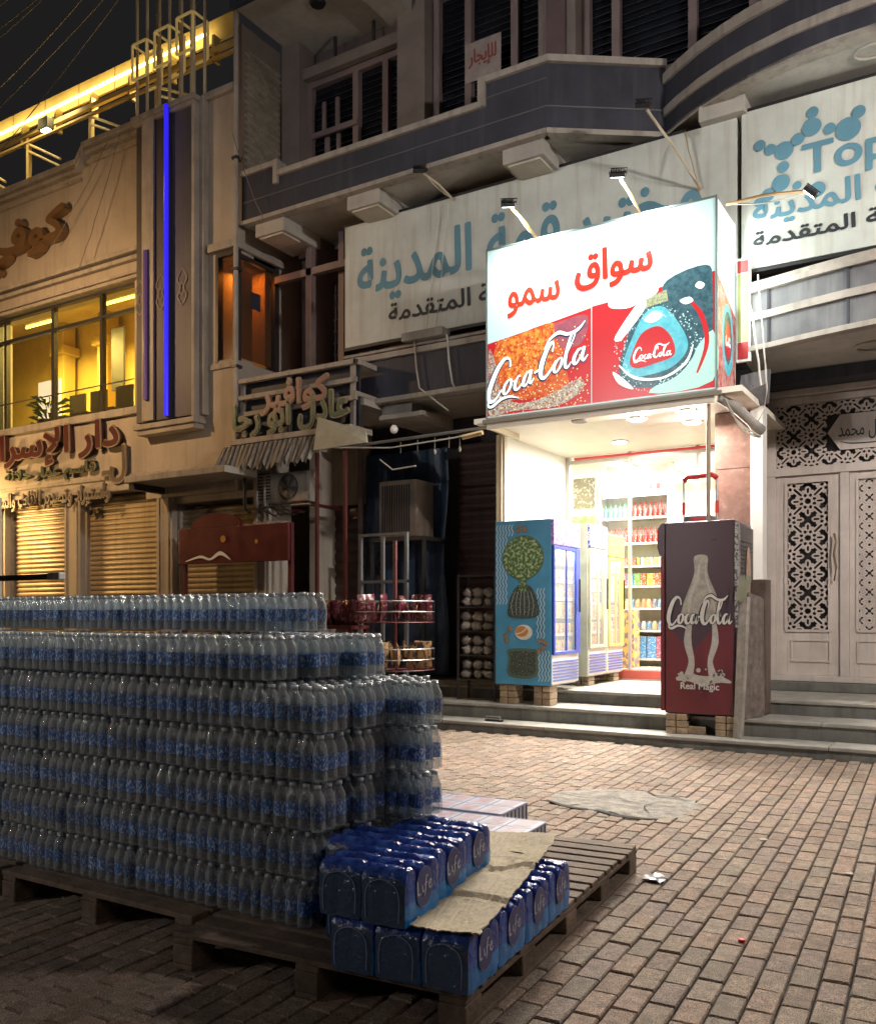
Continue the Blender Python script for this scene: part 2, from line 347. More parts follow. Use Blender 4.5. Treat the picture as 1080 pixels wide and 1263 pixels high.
RUST = mat('rusty_red_steel', (.075, .011, .012), .5, metal=.1, bump=.2, stain=.4)
BLACK = mat('black_plastic', (.015, .015, .016), .45, bump=.08)
WHITE = mat('white_paint', (.78, .78, .74), .45, var=.06, bump=.05)
DOORP = mat('door_paint', (.60, .53, .48), .5, var=.12, vs=3, bump=.15, stain=.3)
WIRE = mat('cable_sheath', (.16, .14, .12), .6, bump=0)
WIREW = mat('white_cable', (.5, .48, .42), .6, bump=0)
WIREY = mat('tan_cable', (.45, .27, .10), .6, bump=0)

# ================================================================== GROUND
GB = mat('sand_bedding', (.022, .018, .016), .95, var=.4, vs=8, bump=.7, bs=80)
g = MB().box(-60, 40, -20, 70, -.6, -.012).build('ground', GB); struct(g)
PAV = mat('paver', (.292, .229, .178), .8, stain=.5, speck=.5, hues=[(1, .95, .93), (.96, .98, .97), (1.04, .95, .91), (.93, .9, .95), (1, .99, .95), (1.06, .98, .95), (.94, .95, .94)], var=.34, vs=26, bump=1.0, bs=210, rand=.17, isl=.15, spec=.4)
def paver_mesh(mb, cx, cy, a, z, L=.2, W=.1, g_=.0042, dx=0, dy=0):
    ca, sa = math.cos(a), math.sin(a); hx = W / 2 - g_; hy = L / 2 - g_; c = .0045
    tz = [random.uniform(-.0012, .0012) for _ in range(4)]
    pts = []
    for (sx, sy, z0) in ((hx, hy, -.03), (hx, hy, -.006), (hx - c, hy - c, 0)):
        for i, (qx, qy) in enumerate(((-1, -1), (1, -1), (1, 1), (-1, 1))):
            X = qx * sx; Y = qy * sy; pts.append((cx + X * ca - Y * sa, cy + X * sa + Y * ca, z + z0 + (tz[i] if z0 > -.02 else 0)))
    fs = [(8, 9, 10, 11)]
    for r in (0, 4):
        for i in range(4): fs.append((r + i, r + (i + 1) % 4, r + 4 + (i + 1) % 4, r + 4 + i))
    mb.add(pts, fs)
TH = R(2.8); cT, sT = math.cos(TH), math.sin(TH)
Fv = Vector((-math.sin(R(31.5)), math.cos(R(31.5)))); Rv = Vector((math.cos(R(31.5)), math.sin(R(31.5))))
def inframe(x, y, z=0):
    d = Fv.x * x + Fv.y * y; r = Rv.x * x + Rv.y * y
    return (540 + 1110 * r / d, 758 - 1110 * (z - 1.35) / d, d) if d > .2 else (-9999, -9999, d)
patchc = (-2.25, 6.2)
cells = []
for i in range(-120, 60):
    for j in range(0, 60):
        lx = i * .102; ly = j * .2 + (.1 if i % 2 else 0)
        x = lx * cT - ly * sT; y = lx * sT + ly * cT
        if not (-8.6 < x < 1.6 and .9 < y < 9.04): continue
        if ((x - patchc[0]) / .58) ** 2 + ((y - patchc[1]) / .42) ** 2 < .8: continue
        u, v, d = inframe(x, y)
        vis = -20 < u < 1100 and v < 1290 and not (x < -1.40 and y < 4.6)
        cells.append((d if vis else 99, x, y))
cells.sort()
protos = []
for k in range(6):
    b = MB(); paver_mesh(b, 0, 0, 0, 0, .2, .102); protos.append(b.mesh('paver', PAV))
for (d, x, y) in cells[:300]:
    o = bpy.data.objects.new('paver', random.choice(protos)); COL.objects.link(o); o.parent = g
    o.location = (x, y, random.uniform(-.003, .003)); o.rotation_euler = (random.uniform(-.012, .012), random.uniform(-.012, .012), TH + random.uniform(-.012, .012))
rest = MB()
for (d, x, y) in cells[300:]:
    paver_mesh(rest, x, y, TH + random.uniform(-.012, .012), random.uniform(-.003, .003), .2, .102)
rest.build('paving_field', PAV, g, kind='stuff')
# worn concrete repair in the paving
pp = smooth_poly([(-2.78, 6.02), (-2.5, 5.86), (-2.1, 5.80), (-1.9, 5.78), (-1.72, 6.1), (-1.78, 6.5), (-2.1, 6.62), (-2.45, 6.66), (-2.7, 6.42)], 4)
pp = [(x + random.uniform(-.05, .05), y + random.uniform(-.05, .05)) for x, y in pp]
b = MB(); n = len(pp); cxp, cyp = patchc
vs = [(x, y, -.012) for x, y in pp] + [(x, y, .001 + random.uniform(-.003, .004)) for x, y in pp] + [(cxp + (x - cxp) * .8, cyp + (y - cyp) * .8, .007 + random.uniform(-.003, .005)) for x, y in pp] + [(cxp, cyp, .006)]
fs = [(i, (i + 1) % n, n + (i + 1) % n, n + i) for i in range(n)] + [(n + i, n + (i + 1) % n, 2 * n + (i + 1) % n, 2 * n + i) for i in range(n)] + [(2 * n + i, 2 * n + (i + 1) % n, 3 * n) for i in range(n)]
b.add(vs, fs); struct(b.build('pavement_repair_patch', mat('cracked_concrete', (.225, .205, .175), .9, var=.5, vs=9, bump=1, bs=25, speck=.4, stain=.5)))
ck = MB(); fz = frame((0, 0, 0), '+z')
ck.ribbon(fz, [(-2.74, 5.98), (-2.5, 5.84), (-2.3, 5.84), (-2.12, 5.76), (-1.95, 5.76), (-1.86, 5.80)], [.01, .05, .03, .06, .05, .01], .0065)
ck.ribbon(fz, [(-2.2, 6.62), (-2.1, 6.5), (-1.98, 6.52), (-1.85, 6.42)], [.01, .02, .015, .01], .0155)
ck.ribbon(fz, [(-2.7, 6.2), (-2.5, 6.15), (-2.35, 6.3), (-2.2, 6.2), (-2.0, 6.15), (-1.8, 6.25)], [.003, .009, .006, .012, .006, .004], .0155)
ck.ribbon(fz, [(-1.95, 5.9), (-2.05, 6.1), (-2.0, 6.3)], [.006, .01, .004], .0150)
struct(ck.build('pavement_crack', mat('crack_dark', (.02, .018, .015), .95)))
# steps: kerb, middle step, landing; each a core with stone slabs that overhang it
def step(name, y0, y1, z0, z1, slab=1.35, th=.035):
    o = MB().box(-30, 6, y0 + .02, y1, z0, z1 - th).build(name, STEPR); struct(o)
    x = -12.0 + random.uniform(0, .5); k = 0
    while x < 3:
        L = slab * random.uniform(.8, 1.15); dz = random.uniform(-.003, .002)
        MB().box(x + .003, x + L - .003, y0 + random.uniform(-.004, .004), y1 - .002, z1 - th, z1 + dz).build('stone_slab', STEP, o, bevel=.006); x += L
    return o
step('kerb_step', 9.05, 9.47, -.1, .11)
step('middle_step', 9.46, 10.06, 0, .285)
step('landing_step', 10.05, 12.1, 0, .44)

# ================================================================== BEIGE BUILDING (left)
BB = thing('beige_building', 'beige rendered building with lit upstairs windows and neon-striped tower, left of the street', 'building', (-12, 9.6, 0))
BY = 9.6
def P(mb, name, m, **k): return mb.build(name, m, BB, **k)
P(MB().box(-18, -11.23, BY, BY + .35, 6.62, 8.72).box(-18, -11.23, BY, BY + .35, 3.32, 4.62).box(-18, -15.2, BY, BY + .35, 4.62, 6.62).box(-11.5, -11.23, BY + .01, BY + .35, 4.62, 6.62)
  .box(-11.23, -9.30, BY, BY + .35, 3.15, 5.08).box(-11.23, -9.30, BY, BY + .35, 6.62, 8.95).box(-11.23, -9.72, BY + .002, BY + .35, 5.08, 6.62), 'wall', STUC)
P(MB().box(-9.64, -9.30, BY + .35, 13.5, 6.66, 9.3).box(-9.64, -9.30, BY + .35, 13.5, 3.15, 5.05).box(-9.64, -9.3, 10.5, 13.5, 5.05, 6.66), 'side_wall', STUC)
P(MB().box(-19, -9.7, 13.3, 13.6, 0, 8.7), 'back_wall', STUC)
P(MB().box(-18, -9.6, BY + .5, 13.3, 8.3, 8.5), 'roof', CONC)
P(MB().box(-18, -9.65, BY + .35, 13.3, 4.3, 4.5), 'floor_slab', STUC)
P(MB().box(-18, -9.65, BY + .35, 13.3, 7.6, 7.7), 'room_ceiling', mat('room_paint', (.5, .38, .14), .8))
# cornices and parapet steps
c = MB()
for (z, dz, dy) in ((8.72, .09, .16), (8.63, .07, .10), (8.50, .05, .06)): c.box(-18, -12.75, BY - dy, BY + .4, z, z + dz - .002)
for (z, dz, dy) in ((8.95, .09, .16), (8.86, .07, .10), (8.73, .05, .06)): c.box(-12.6, -11.24, BY - dy, BY + .4, z, z + dz - .002)
c.add([(-12.77, BY - .15, 8.63), (-12.58, BY - .15, 8.86), (-12.58, BY - .15, 9.04), (-12.77, BY - .15, 8.81), (-12.77, BY + .3, 8.63), (-12.58, BY + .3, 8.86), (-12.58, BY + .3, 9.04), (-12.77, BY + .3, 8.81)], [(0, 1, 2, 3), (7, 6, 5, 4), (0, 4, 5, 1), (3, 2, 6, 7), (0, 3, 7, 4), (1, 5, 6, 2)])
P(c, 'parapet_cornice', TRIM, bevel=.012)
P(MB().box(-12.6, -11.24, BY + .001, BY + .35, 8.7, 8.96), 'parapet', STUC)
c = MB()
for (z, dz, dy) in ((7.02, .07, .14), (6.92, .07, .09), (6.72, .05, .05), (6.62, .04, .09)): c.box(-18, -11.24, BY - dy, BY - .001, z, z + dz)
P(c, 'window_cornice', TRIM, bevel=.01)
P(MB().box(-18, -11.24, BY - .07, BY - .001, 4.50, 4.62), 'window_sill', TRIM, bevel=.01)
P(MB().box(-18, -9.3, BY - .05, BY - .001, 3.32, 3.42).box(-18, -9.3, BY - .03, BY - .001, 3.52, 3.57), 'fascia_moulding', TRIM, bevel=.008)
# window frames and panes
xs = [-15.2, -14.97, -13.63, -12.37, -11.5]
for i, x in enumerate(xs[1:-1] + [-15.19, -11.51]): P(MB().box(x - .035, x + .035, BY + .06, BY + .14, 4.62, 6.62), 'window_mullion', DARKW)
P(MB().box(-15.2, -11.5, BY + .05, BY + .13, 6.18, 6.23).box(-15.2, -11.5, BY + .05, BY + .13, 4.62, 4.66).box(-15.2, -11.5, BY + .05, BY + .13, 6.58, 6.62), 'window_rail', DARKW)
P(MB().box(-15.2, -11.5, BY - .02, BY, 5.06, 5.075), 'guard_wire', DARKW)
WGL = clear('window_glass', (.95, .92, .82), .03, .4, (.05, .05, .05), .03)
for a, b_ in zip(xs[:-1], xs[1:]): P(MB().box(a + .036, b_ - .036, BY + .09, BY + .10, 4.66, 6.58), 'pane', WGL)
# the lit room upstairs
ROOM = mat('yellow_room_wall', (.50, .36, .10), .8, var=.2, vs=1.5)
P(MB().box(-27, -18, 12.6, 12.7, 4.5, 7.6).box(-27, -26.9, 9.96, 12.6, 4.5, 7.6), 'room_wall', ROOM)
P(MB().box(-27, -18, BY + .35, 13.3, 7.6, 7.7), 'room_ceiling', MATS['room_paint'])
P(MB().box(-18, -11.3, 12.6, 12.7, 4.5, 7.6).box(-11.4, -11.3, 9.96, 12.6, 4.5, 7.6), 'room_wall', ROOM)
for x in (-15.6, -12.9, -17):
    q = MB().box(x - .16, x + .16, 12.2, 12.5, 4.5, 7.6).box(x - .24, x + .24, 12.12, 12.55, 6.9, 7.1).box(x - .24, x + .24, 12.12, 12.55, 4.5, 4.8)
    P(q, 'room_pillar', ROOM, bevel=.02)
P(MB().box(-15.75, -15.1, 10.85, 10.9, 4.5, 5.85), 'doorway_glow_panel', emit('doorway_light', (.5, .52, .62), .9))  # free-standing panel, the doorway's brightness put in as emission
P(MB().box(-14.55, -14.2, 11.6, 11.64, 5.7, 6.9), 'wall_board', DARKW)
TUBE = emit('yellow_tube', (1, .72, .10), 9)
for i, (x0, x1, y, z) in enumerate(((-16.35, -15.45, 11.0, 7.06), (-13.95, -13.1, 11.0, 7.1))):
    t = thing('tube_lamp', ('yellow tube lamp at the left of the lit upstairs room', 'yellow tube lamp near the tower in the lit upstairs room')[i], 'lamp', ((x0 + x1) / 2, y, z), group='tube lamps in the upstairs room')
    MB().tube([(x0, y, z), (x1, y, z)], .022, 8).build('tube', TUBE, t)
    MB().box(x0, x1, y - .03, y + .03, z + .03, z + .07).build('batten', WHITE, t)
    arealight('tube_light', ((x0 + x1) / 2, y, z - .06), .9, 320, (1, .76, .20), (0, 0, -1), .1)
for i, x in enumerate((-14.5, -13.9, -13.2)):
    t = thing('chair', ('dark chair leftmost behind the upstairs window', 'dark chair in the middle behind the upstairs window', 'dark chair rightmost behind the upstairs window')[i], 'chair', (x, 10.6, 4.5), group='chairs in the upstairs room')
    MB().box(-.22, .22, -.22, .22, .42, .47).build('seat', DARKW, t, local=True)
    MB().box(-.22, .22, .19, .23, .55, .95).build('backrest', DARKW, t, local=True)
    for sx in (-1, 1):
        for sy in (-1, 1): MB().tube([(.2 * sx, .2 * sy, 0), (.2 * sx, .2 * sy, .43 if sy < 0 else .9)], .015, 6).build('leg', DARKW, t, local=True)
LEAF = mat('plant_green', (.05, .10, .03), .5)
t = thing('potted_plant', 'green potted plant behind the upstairs window', 'plant', (-14.35, 10.1, 4.5))
MB().lathe([(.16, 0), (.2, .3), (.2, .32)], n=12).build('pot', BLACK, t, local=True)
b = MB()
for k in range(60):
    a = random.uniform(0, 6.28); h = random.uniform(.3, .75); r = random.uniform(.05, .33); s_ = .09
    b.add([(r * .4 * math.cos(a), r * .4 * math.sin(a), h - .1), (r * math.cos(a + .25), r * math.sin(a + .25), h), ((r + s_) * math.cos(a), (r + s_) * math.sin(a), h - .03), (r * math.cos(a - .25), r * math.sin(a - .25), h)], [(0, 1, 2, 3)])
b.build('foliage', LEAF, t, local=True)
# tower
TY = 9.4
P(MB().box(-11.23, -10.0, TY + .02, BY - .001, 4.30, 8.86), 'tower_core', STUCD)
P(MB().box(-10.00, -9.94, TY - .02, BY - .001, 4.26, 8.92).box(-11.06, -10.80, TY - .03, TY + .019, 4.30, 8.88), 'tower_rib', TRIM, bevel=.01)
P(MB().box(-11.28, -9.92, TY - .06, BY + .1, 8.92, 9.0).box(-11.25, -9.95, TY - .03, BY + .05, 8.861, 8.919), 'tower_cap', TRIM, bevel=.01)
P(MB().box(-11.25, -9.92, TY - .04, BY - .002, 4.18, 4.26).box(-11.2, -9.96, TY, BY - .002, 4.1, 4.179), 'tower_base_trim', TRIM, bevel=.01)
P(MB().box(-9.94, -9.86, BY - .12, BY - .001, 4.3, 9.0), 'tower_edge_pilaster', TRIM, bevel=.008)
P(MB().box(-9.94, -9.3, BY - .08, BY + .36, 8.95, 9.05), 'side_cornice', TRIM, bevel=.01)
P(MB().box(-9.86, -9.3, BY - .06, BY - .001, 6.70, 6.80), 'side_moulding', TRIM, bevel=.01); P(MB().box(-9.86, -9.3, BY - .03, BY - .001, 4.95, 5.03), 'side_moulding', TRIM, bevel=.01)
def neon(x, z0, z1, col, s, label):
    t = thing('neon_strip', label, 'neon light', (x, TY - .05, z0))
    MB().box(x - .03, x + .03, TY - .045, TY + .018, z0, z1).build('channel', DARKW, t)
    MB().tube([(x, TY - .07, z0 + .02), (x, TY - .07, z1 - .02)], .034, 8).build('tube', emit('neon_' + label[:6], col, s), t)
neon(-10.47, 4.30, 8.98, (.03, .02, 1.0), .62, 'blue neon tube running up the whole tower front')
neon(-10.93, 4.6, 6.9, (.09, .045, .12), .4, 'dim violet neon tube on the lower left of the tower')
for i, x in enumerate((-11.14, -10.68, -10.22)):
    b = MB(); fr = frame((x, TY + .015, 6.2))
    for s_ in (-1, 1):
        b.ribbon(fr, [(0, -.25), (.09 * s_, -.12), (.03 * s_, .02), (.1 * s_, .14), (0, .3)], [.02, .03, .02, .03, .01], .01)
        b.ribbon(fr, [(0, -.1), (.05 * s_, -.02), (0, .1)], .018, .012)
    P(b, 'carved_ornament', mat('ornament_stone', (.2, .18, .16), .6))
# little bay window by the corner, front and side panes
for nm, pts in (('pane', (-9.70, -9.36, BY + .05, BY + .06)),): P(MB().box(*pts, 5.09, 6.60), nm, clear('amber_glass', (.8, .55, .3), .35, .8, (.16, .10, .06), .1))
P(MB().box(-9.37, -9.36, BY + .1, 10.40, 5.12, 6.56), 'pane', MATS['amber_glass'])
P(MB().box(-9.72, -9.67, BY - .01, BY + .1, 5.05, 6.64).box(-9.37, -9.29, BY - .012, BY + .08, 5.05, 6.66).box(-9.72, -9.3, BY - .008, BY + .09, 6.60, 6.66).box(-9.40, -9.29, 10.40, 10.5, 5.05, 6.64).box(-9.385, -9.31, BY + .05, 10.4, 6.57, 6.62), 'window_frame', DARKW)
P(MB().box(-9.80, -9.24, BY - .10, 10.6, 6.66, 6.76), 'bay_hood', TRIM, bevel=.01)
P(MB().box(-9.355, -9.35, 9.95, 10.15, 5.9, 6.15), 'window_sticker', mat('sticker', (.03, .04, .06), .5))
arealight('bay_lamp', (-9.52, 10.0, 6.5), .3, 22, (1, .55, .15), (0, .2, -1))
P(MB().box(-9.66, -9.4, 10.3, 10.34, 5.1, 6.56), 'bay_curtain', mat('curtain', (.25, .16, .08), .8))
# drain pipe on the corner
t = thing('drain_pipe', 'grey drain pipe down the corner between the two buildings', 'pipe', (-9.24, 9.54, 3.2)); MB().tube([(-9.24, 9.52, 3.2), (-9.24, 9.52, 11)], .035, 8).build('pipe', TRIM, t)
for z in (4.9, 6.3, 7.9): MB().box(-9.29, -9.19, 9.48, 9.6, z, z + .04).build('bracket', DARKW, t)
# ground floor: posts and roller shutters
for x0, x1 in ((-15.35, -14.92), (-13.27, -12.85), (-11.02, -10.66), (-9.0, -8.7)):
    P(MB().box(x0, x1, BY + .02, BY + .5, 0, 3.318), 'pier', STUC, bevel=.01)
    P(MB().box(x0 + .06, x0 + .09, BY - .001, BY + .019, .1, 3.31).box(x1 - .09, x1 - .06, BY - .001, BY + .019, .1, 3.31), 'pier_moulding', TRIM)
P(MB().box(-10.66, -8.55, BY + .05, BY + .5, 3.05, 3.148), 'lintel', STUC)
P(MB().box(-10.95, -8.9, 8.95, BY - .002, 3.30, 3.40), 'canopy_slab', TRIM, bevel=.01)
P(MB().box(-10.9, -10.8, 9.0, BY, 3.2, 3.298), 'canopy_bracket', DARKW)
def shutter(parent, x0, x1, y, z0, z1, m, pitch=.082, depth=.022, nm='shutter_curtain'):
    b = MB(); z = z0; vs = []; n = int((z1 - z0) / pitch)
    prof = []
    for i in range(n):
        for k, (dz, dy) in enumerate(((0, 0), (.12, .55), (.3, .95), (.5, 1), (.7, .9), (.88, .5))): prof.append((z0 + (i + dz) * pitch, y - dy * depth))
    prof.append((z0 + n * pitch, y))
    for (zz, yy) in prof: vs += [(x0, yy, zz), (x1, yy, zz)]
    b.add(vs, [(2 * i, 2 * i + 1, 2 * i + 3, 2 * i + 2) for i in range(len(prof) - 1)])
    return b.build(nm, m, parent, kind='stuff', smooth=True)
SHUT = mat('tan_shutter', (.42, .33, .20), .42, metal=.25, var=.15, vs=2, bump=.1, stain=.35)
for x0, x1 in ((-14.92, -13.27), (-12.85, -11.02), (-10.66, -9.0)):
    shutter(BB, x0 + .04, x1 - .04, BY + .2, .1, 3.3 if x0 < -11 else 3.05, SHUT)
    P(MB().box(x0 + .001, x0 + .05, BY + .12, BY + .24, .1, 3.3).box(x1 - .05, x1 - .001, BY + .12, BY + .24, .1, 3.3), 'shutter_guide', TRIM)
# rooftop light frame
RT = thing('roof_light_frame', 'steel frame along the roof edge carrying a glowing yellow light strip', 'light frame', (-13, 10.4, 8.8))
GOLD = mat('gold_cladding', (.55, .40, .16), .5, var=.2, vs=2, bump=.1)
for i in range(8):
    x0 = -18.0 + i * .98; MB().box(x0 + .01, x0 + .96, 10.52, 10.56, 10.60, 10.98).build('fascia_panel', GOLD, RT)
MB().box(-18, -9.9, 10.36, 10.42, 10.32, 10.40).box(-18, -9.9, 10.36, 10.42, 10.20, 10.24).build('bottom_rail', GOLD, RT)
MB().tube([(-18, 10.36, 10.57), (-10.7, 10.36, 10.66)], .024, 8).build('light_strip', emit('strip_glow', (1, .80, .32), 7), RT)
for i in range(8): MB().box(-17.6 + i * 1.0, -17.55 + i * 1.0, 10.38, 10.52, 10.2, 10.62).build('hanger', GOLD, RT)
for x in (-17, -15.4, -13.6, -11.9):
    MB().box(x - .035, x + .035, 10.38, 10.45, 8.5, 10.3).build('post', GOLD, RT)
    for dz in (0, -.13): MB().tube([(x + .03, 10.40, 10.18 + dz), (x + 1.5, 10.0, 9.35 + dz)], .025, 6).build('brace', GOLD, RT)
arealight('strip_light', (-14.2, 10.3, 10.5), 7, 90, (1, .76, .30), (.1, -.35, -1), .12)
arealight('strip_light_up', (-14.2, 10.34, 10.7), 7, 22, (1, .76, .30), (0, .8, .5), .1)
fl = thing('flood_lamp', 'small lit floodlight hanging under the roof light strip', 'lamp', (-14.55, 10.2, 10.25))
MB().box(-14.68, -14.42, 10.1, 10.25, 10.12, 10.32).build('housing', BLACK, fl, bevel=.01)
MB().box(-14.64, -14.46, 10.13, 10.22, 10.10, 10.119).build('lens', emit('white_lens', (1, .95, .75), 12), fl)
# bundle of vertical pipes with small frames above the tower
PM = mat('pale_pipe', (.55, .46, .32), .5)
vp = thing('decor_pipes', 'bundle of tall vertical pipes rising above the neon tower', 'pipes', (-10.7, 9.6, 9.0))
for k, x in enumerate((-11.37, -11.28, -11.14, -11.04, -10.86, -10.78, -10.64, -10.54, -10.38, -10.30, -10.12, -10.02)): MB().tube([(x, 9.55 + .12 * (k % 2), 8.99), (x, 9.55 + .12 * (k % 2), 12.6)], .024, 6).build('pipe', PM, vp)
for x0, x1, z1 in ((-11.36, -11.04, 10.20), (-10.86, -10.54, 10.24), (-10.38, -10.04, 10.28)):
    b = MB()
    for x in (x0, x1):
        for y in (9.45, 9.75): b.box(x - .014, x + .014, y - .014, y + .014, z1 - .55, z1)
    for z in (z1, z1 - .55):
        b.box(x0 + .014, x1 - .014, 9.436, 9.464, z - .014, z + .014).box(x0 + .014, x1 - .014, 9.736, 9.764, z - .014, z + .014)
    b.box(x0 - .013, x0 + .013, 9.464, 9.736, z1 - .014, z1 + .013).box(x1 - .013, x1 + .013, 9.464, 9.736, z1 - .014, z1 + .013)
    b.build('box_frame', emit('gilt_frame_glow', (.75, .55, .2), .16), vp)  # lit look of the frames put in as weak emission
tn = thing('roof_tank', 'small flat-topped lamp stub above the far roof edge', 'lamp', (-17.2, 12, 9)); MB().tube([(-15.75, 10.0, 8.8), (-15.75, 10.0, 9.25)], .015, 6).build('stem', STEEL, tn); MB().box(-15.85, -15.65, 9.95, 10.05, 9.25, 9.28).build('head', STEEL, tn)
# signs on the beige building
RL = mat('dark_red_letters', (.07, .014, .014), .45, var=.3, bump=.1); GL = mat('green_letters', (.035, .07, .03), .45, bump=.1); BL = mat('brown_letters', (.10, .075, .05), .5, bump=.1); OUT = mat('letter_rim', (.26, .20, .14), .5, bump=.05)
def sign_line(body, label, cat, x0, x1, z0, z1, y, m, depth, slope=0, rim=True, parent=None, bold=.012):
    t = thing('letter_sign', label, cat, ((x0 + x1) / 2, y, z0)); fr = frame((0, y, 0))
    text(body, fr, x0, x1, z0, z1, m, t, off=0, bold=bold, depth=depth)
    if rim: text(body, fr, x0 - .012, x1 + .012, z0 - .012, z1 + .012, OUT, t, off=-.006, bold=bold + .022, depth=.02, name='letter_rim')
    return t
sign_line('دار الإسراء', 'dark red raised Arabic letters below the lit upstairs windows, topmost sign line', 'letter sign', -15.25, -11.75, 3.88, 4.47, BY - .12, RL, .11, bold=.03)
sign_line('قاسم عمار حلانة', 'green raised Arabic letters in the middle sign line on the beige building', 'letter sign', -14.75, -12.35, 3.60, 3.86, BY - .09, GL, .08)
sign_line('لـ', 'tall pale single letter at the right end of the middle sign line', 'letter sign', -12.15, -11.62, 3.46, 4.02, BY - .09, BL, .08)
sign_line('واستيراد وتصدير الاثاث والمو', 'small outlined Arabic letters in the lowest sign line above the shutters', 'letter sign', -14.95, -12.0, 3.16, 3.46, BY - .09, BL, .07)
sign_line('كوفي', 'large bronze Arabic script letters on the parapet of the beige building', 'letter sign', -15.3, -13.05, 7.35, 8.15, BY - .16, mat('bronze_letters', (.22, .13, .06), .35, metal=.3), .14, rim=False, bold=.035)
# red banner board before the third shutter
t = thing('red_board', 'dark red board sign on two red posts before the third shutter', 'sign board', (-9.1, 9.3, 0))
MB().box(-10.15, -8.05, 9.28, 9.33, 2.08, 2.60).build('board', mat('red_board_paint', (.085, .008, .011), .4, var=.3, vs=4, stain=.2), t, bevel=.008)
b = MB(); b.poly(frame((0, 9.275, 0)), [(-9.4 + .5 * math.cos(a), 2.60 + .2 * math.sin(a)) for a in [math.pi * i / 12 for i in range(13)]], 0, .05); b.build('arched_top', MATS['red_board_paint'], t)
b = MB().poly(frame((0, 9.272, 0)), circle(-9.25, 2.42, .05)).poly(frame((0, 9.272, 0)), circle(-8.62, 2.36, .03)); b.build('round_motif', mat('yellow_print', (.45, .22, .04), .5), t)
b = MB(); b.ribbon(frame((0, 9.270, 0)), [(-10.0, 2.12), (-9.7, 2.18), (-9.5, 2.14), (-9.3, 2.22), (-9.1, 2.12)], [.01, .04, .03, .06, .01]); b.build('white_swirl', WHITE, t)
for x in (-10.12, -8.08): MB().box(x - .03, x + .03, 9.34, 9.40, .11, 2.6).build('post', RUST, t)
for x0, x1, z in ((-10.0, -8.2, 1.5),): pass

# ================================================================== LAB BUILDING (centre and right)
LB = thing('apartment_building', 'dark apartment building with banded balconies above the lit shop', 'building', (-5, 11, 0))
def Q(mb, name, m, **k): return mb.build(name, m, LB, **k)
BRK = mat('pale_side_brick', (.30, .27, .21), .85, var=.25, bump=.3, rand=.15)
# upper floor wall, with pillars and louvred windows
UY = 10.6
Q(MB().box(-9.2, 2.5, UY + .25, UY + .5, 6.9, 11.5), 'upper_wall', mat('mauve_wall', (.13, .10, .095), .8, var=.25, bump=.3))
PIL = mat('pillar_plaster', (.20, .165, .145), .8, var=.2, vs=2, bump=.3)
for x0, x1 in ((-9.2, -8.86), (-7.08, -6.62), (-4.9, -4.4)): Q(MB().box(x0, x1, UY - .15, UY + .249, 7.0, 10.9), 'pillar', PIL, bevel=.01)
Q(MB().box(-4.78, -4.52, UY - .19, UY - .151, 7.2, 10.9), 'pillar_inset', mat('mauve_inset', (.12, .08, .08), .7))
def louvre_window(x0, x1, z0, z1, divs, door=False):
    f = Q(MB().box(x0, x1, UY + .06, UY + .14, z1, z1 + .09).box(x0, x1, UY + .06, UY + .14, z0, z0 + .06), 'window', MAUVE)
    MB().box(x0, x1, UY + .16, UY + .18, z0, z1).build('pane', GLASSD, f)
    for d in divs: MB().box(d - .05, d + .05, UY + .05, UY + .15, z0 + .06, z1).build('mullion', MAUVE, f)
    z = z0 + .12
    while z < z1 - .03:
        MB().add([(x0 + .02, UY + .10, z), (x1 - .02, UY + .10, z), (x1 - .02, UY + .145, z + .035), (x0 + .02, UY + .145, z + .035)], [(0, 1, 2, 3)]).build('slat', mat('louvre', (.15, .135, .14), .5, bump=0), f); z += .095
    return f
louvre_window(-8.86, -7.08, 7.5, 9.35, (-8.82, -7.95, -7.42, -7.12))
louvre_window(-6.62, -4.9, 7.7, 9.9, (-6.56, -6.05, -5.35, -4.95))
louvre_window(-4.4, -2.2, 7.9, 10.6, (-4.34, -3.95, -3.0, -2.3))
louvre_window(-2.1, 1.8, 7.9, 10.6, (-2.0, -1.0, 0, 1))
Q(MB().box(-8.75, -7.9, UY + .02, UY + .055, 8.55, 8.63).box(-8.55, -8.49, UY + .02, UY + .055, 8.63, 9.05).box(-8.3, -8.24, UY + .02, UY + .055, 8.63, 9.05).box(-8.5, -8.42, UY + .02, UY + .055, 7.6, 8.5).box(-8.28, -8.22, UY + .02, UY + .055, 7.6, 8.5), 'balcony_door_frame', MAUVE)
Q(MB().box(-8.86, -7.1, UY - .06, UY + .04, 9.44, 9.6), 'window_hood', PIL)
Q(MB().box(-6.62, -4.4, UY - .06, UY + .04, 9.95, 10.1), 'window_hood', PIL)
for x in (-8.3, -7.6): Q(MB().box(x - .02, x + .02, UY, UY + .04, 9.6, 9.95), 'hanger_rod', DARKW)
t = thing('hanging_banner', 'small pale cloth notice with red Arabic writing hung in the upper window', 'banner', (-5.7, 10.48, 8.4))
MB().box(-5.99, -5.45, 10.47, 10.478, 8.46, 8.98).build('cloth', mat('banner_cloth', (.30, .25, .23), .8, var=.2, vs=6), t); text('للإيجار', frame((0, 10.47, 0)), -5.93, -5.52, 8.62, 8.88, mat('banner_red', (.22, .05, .04), .6, bump=0), t, off=.003, bold=.03)
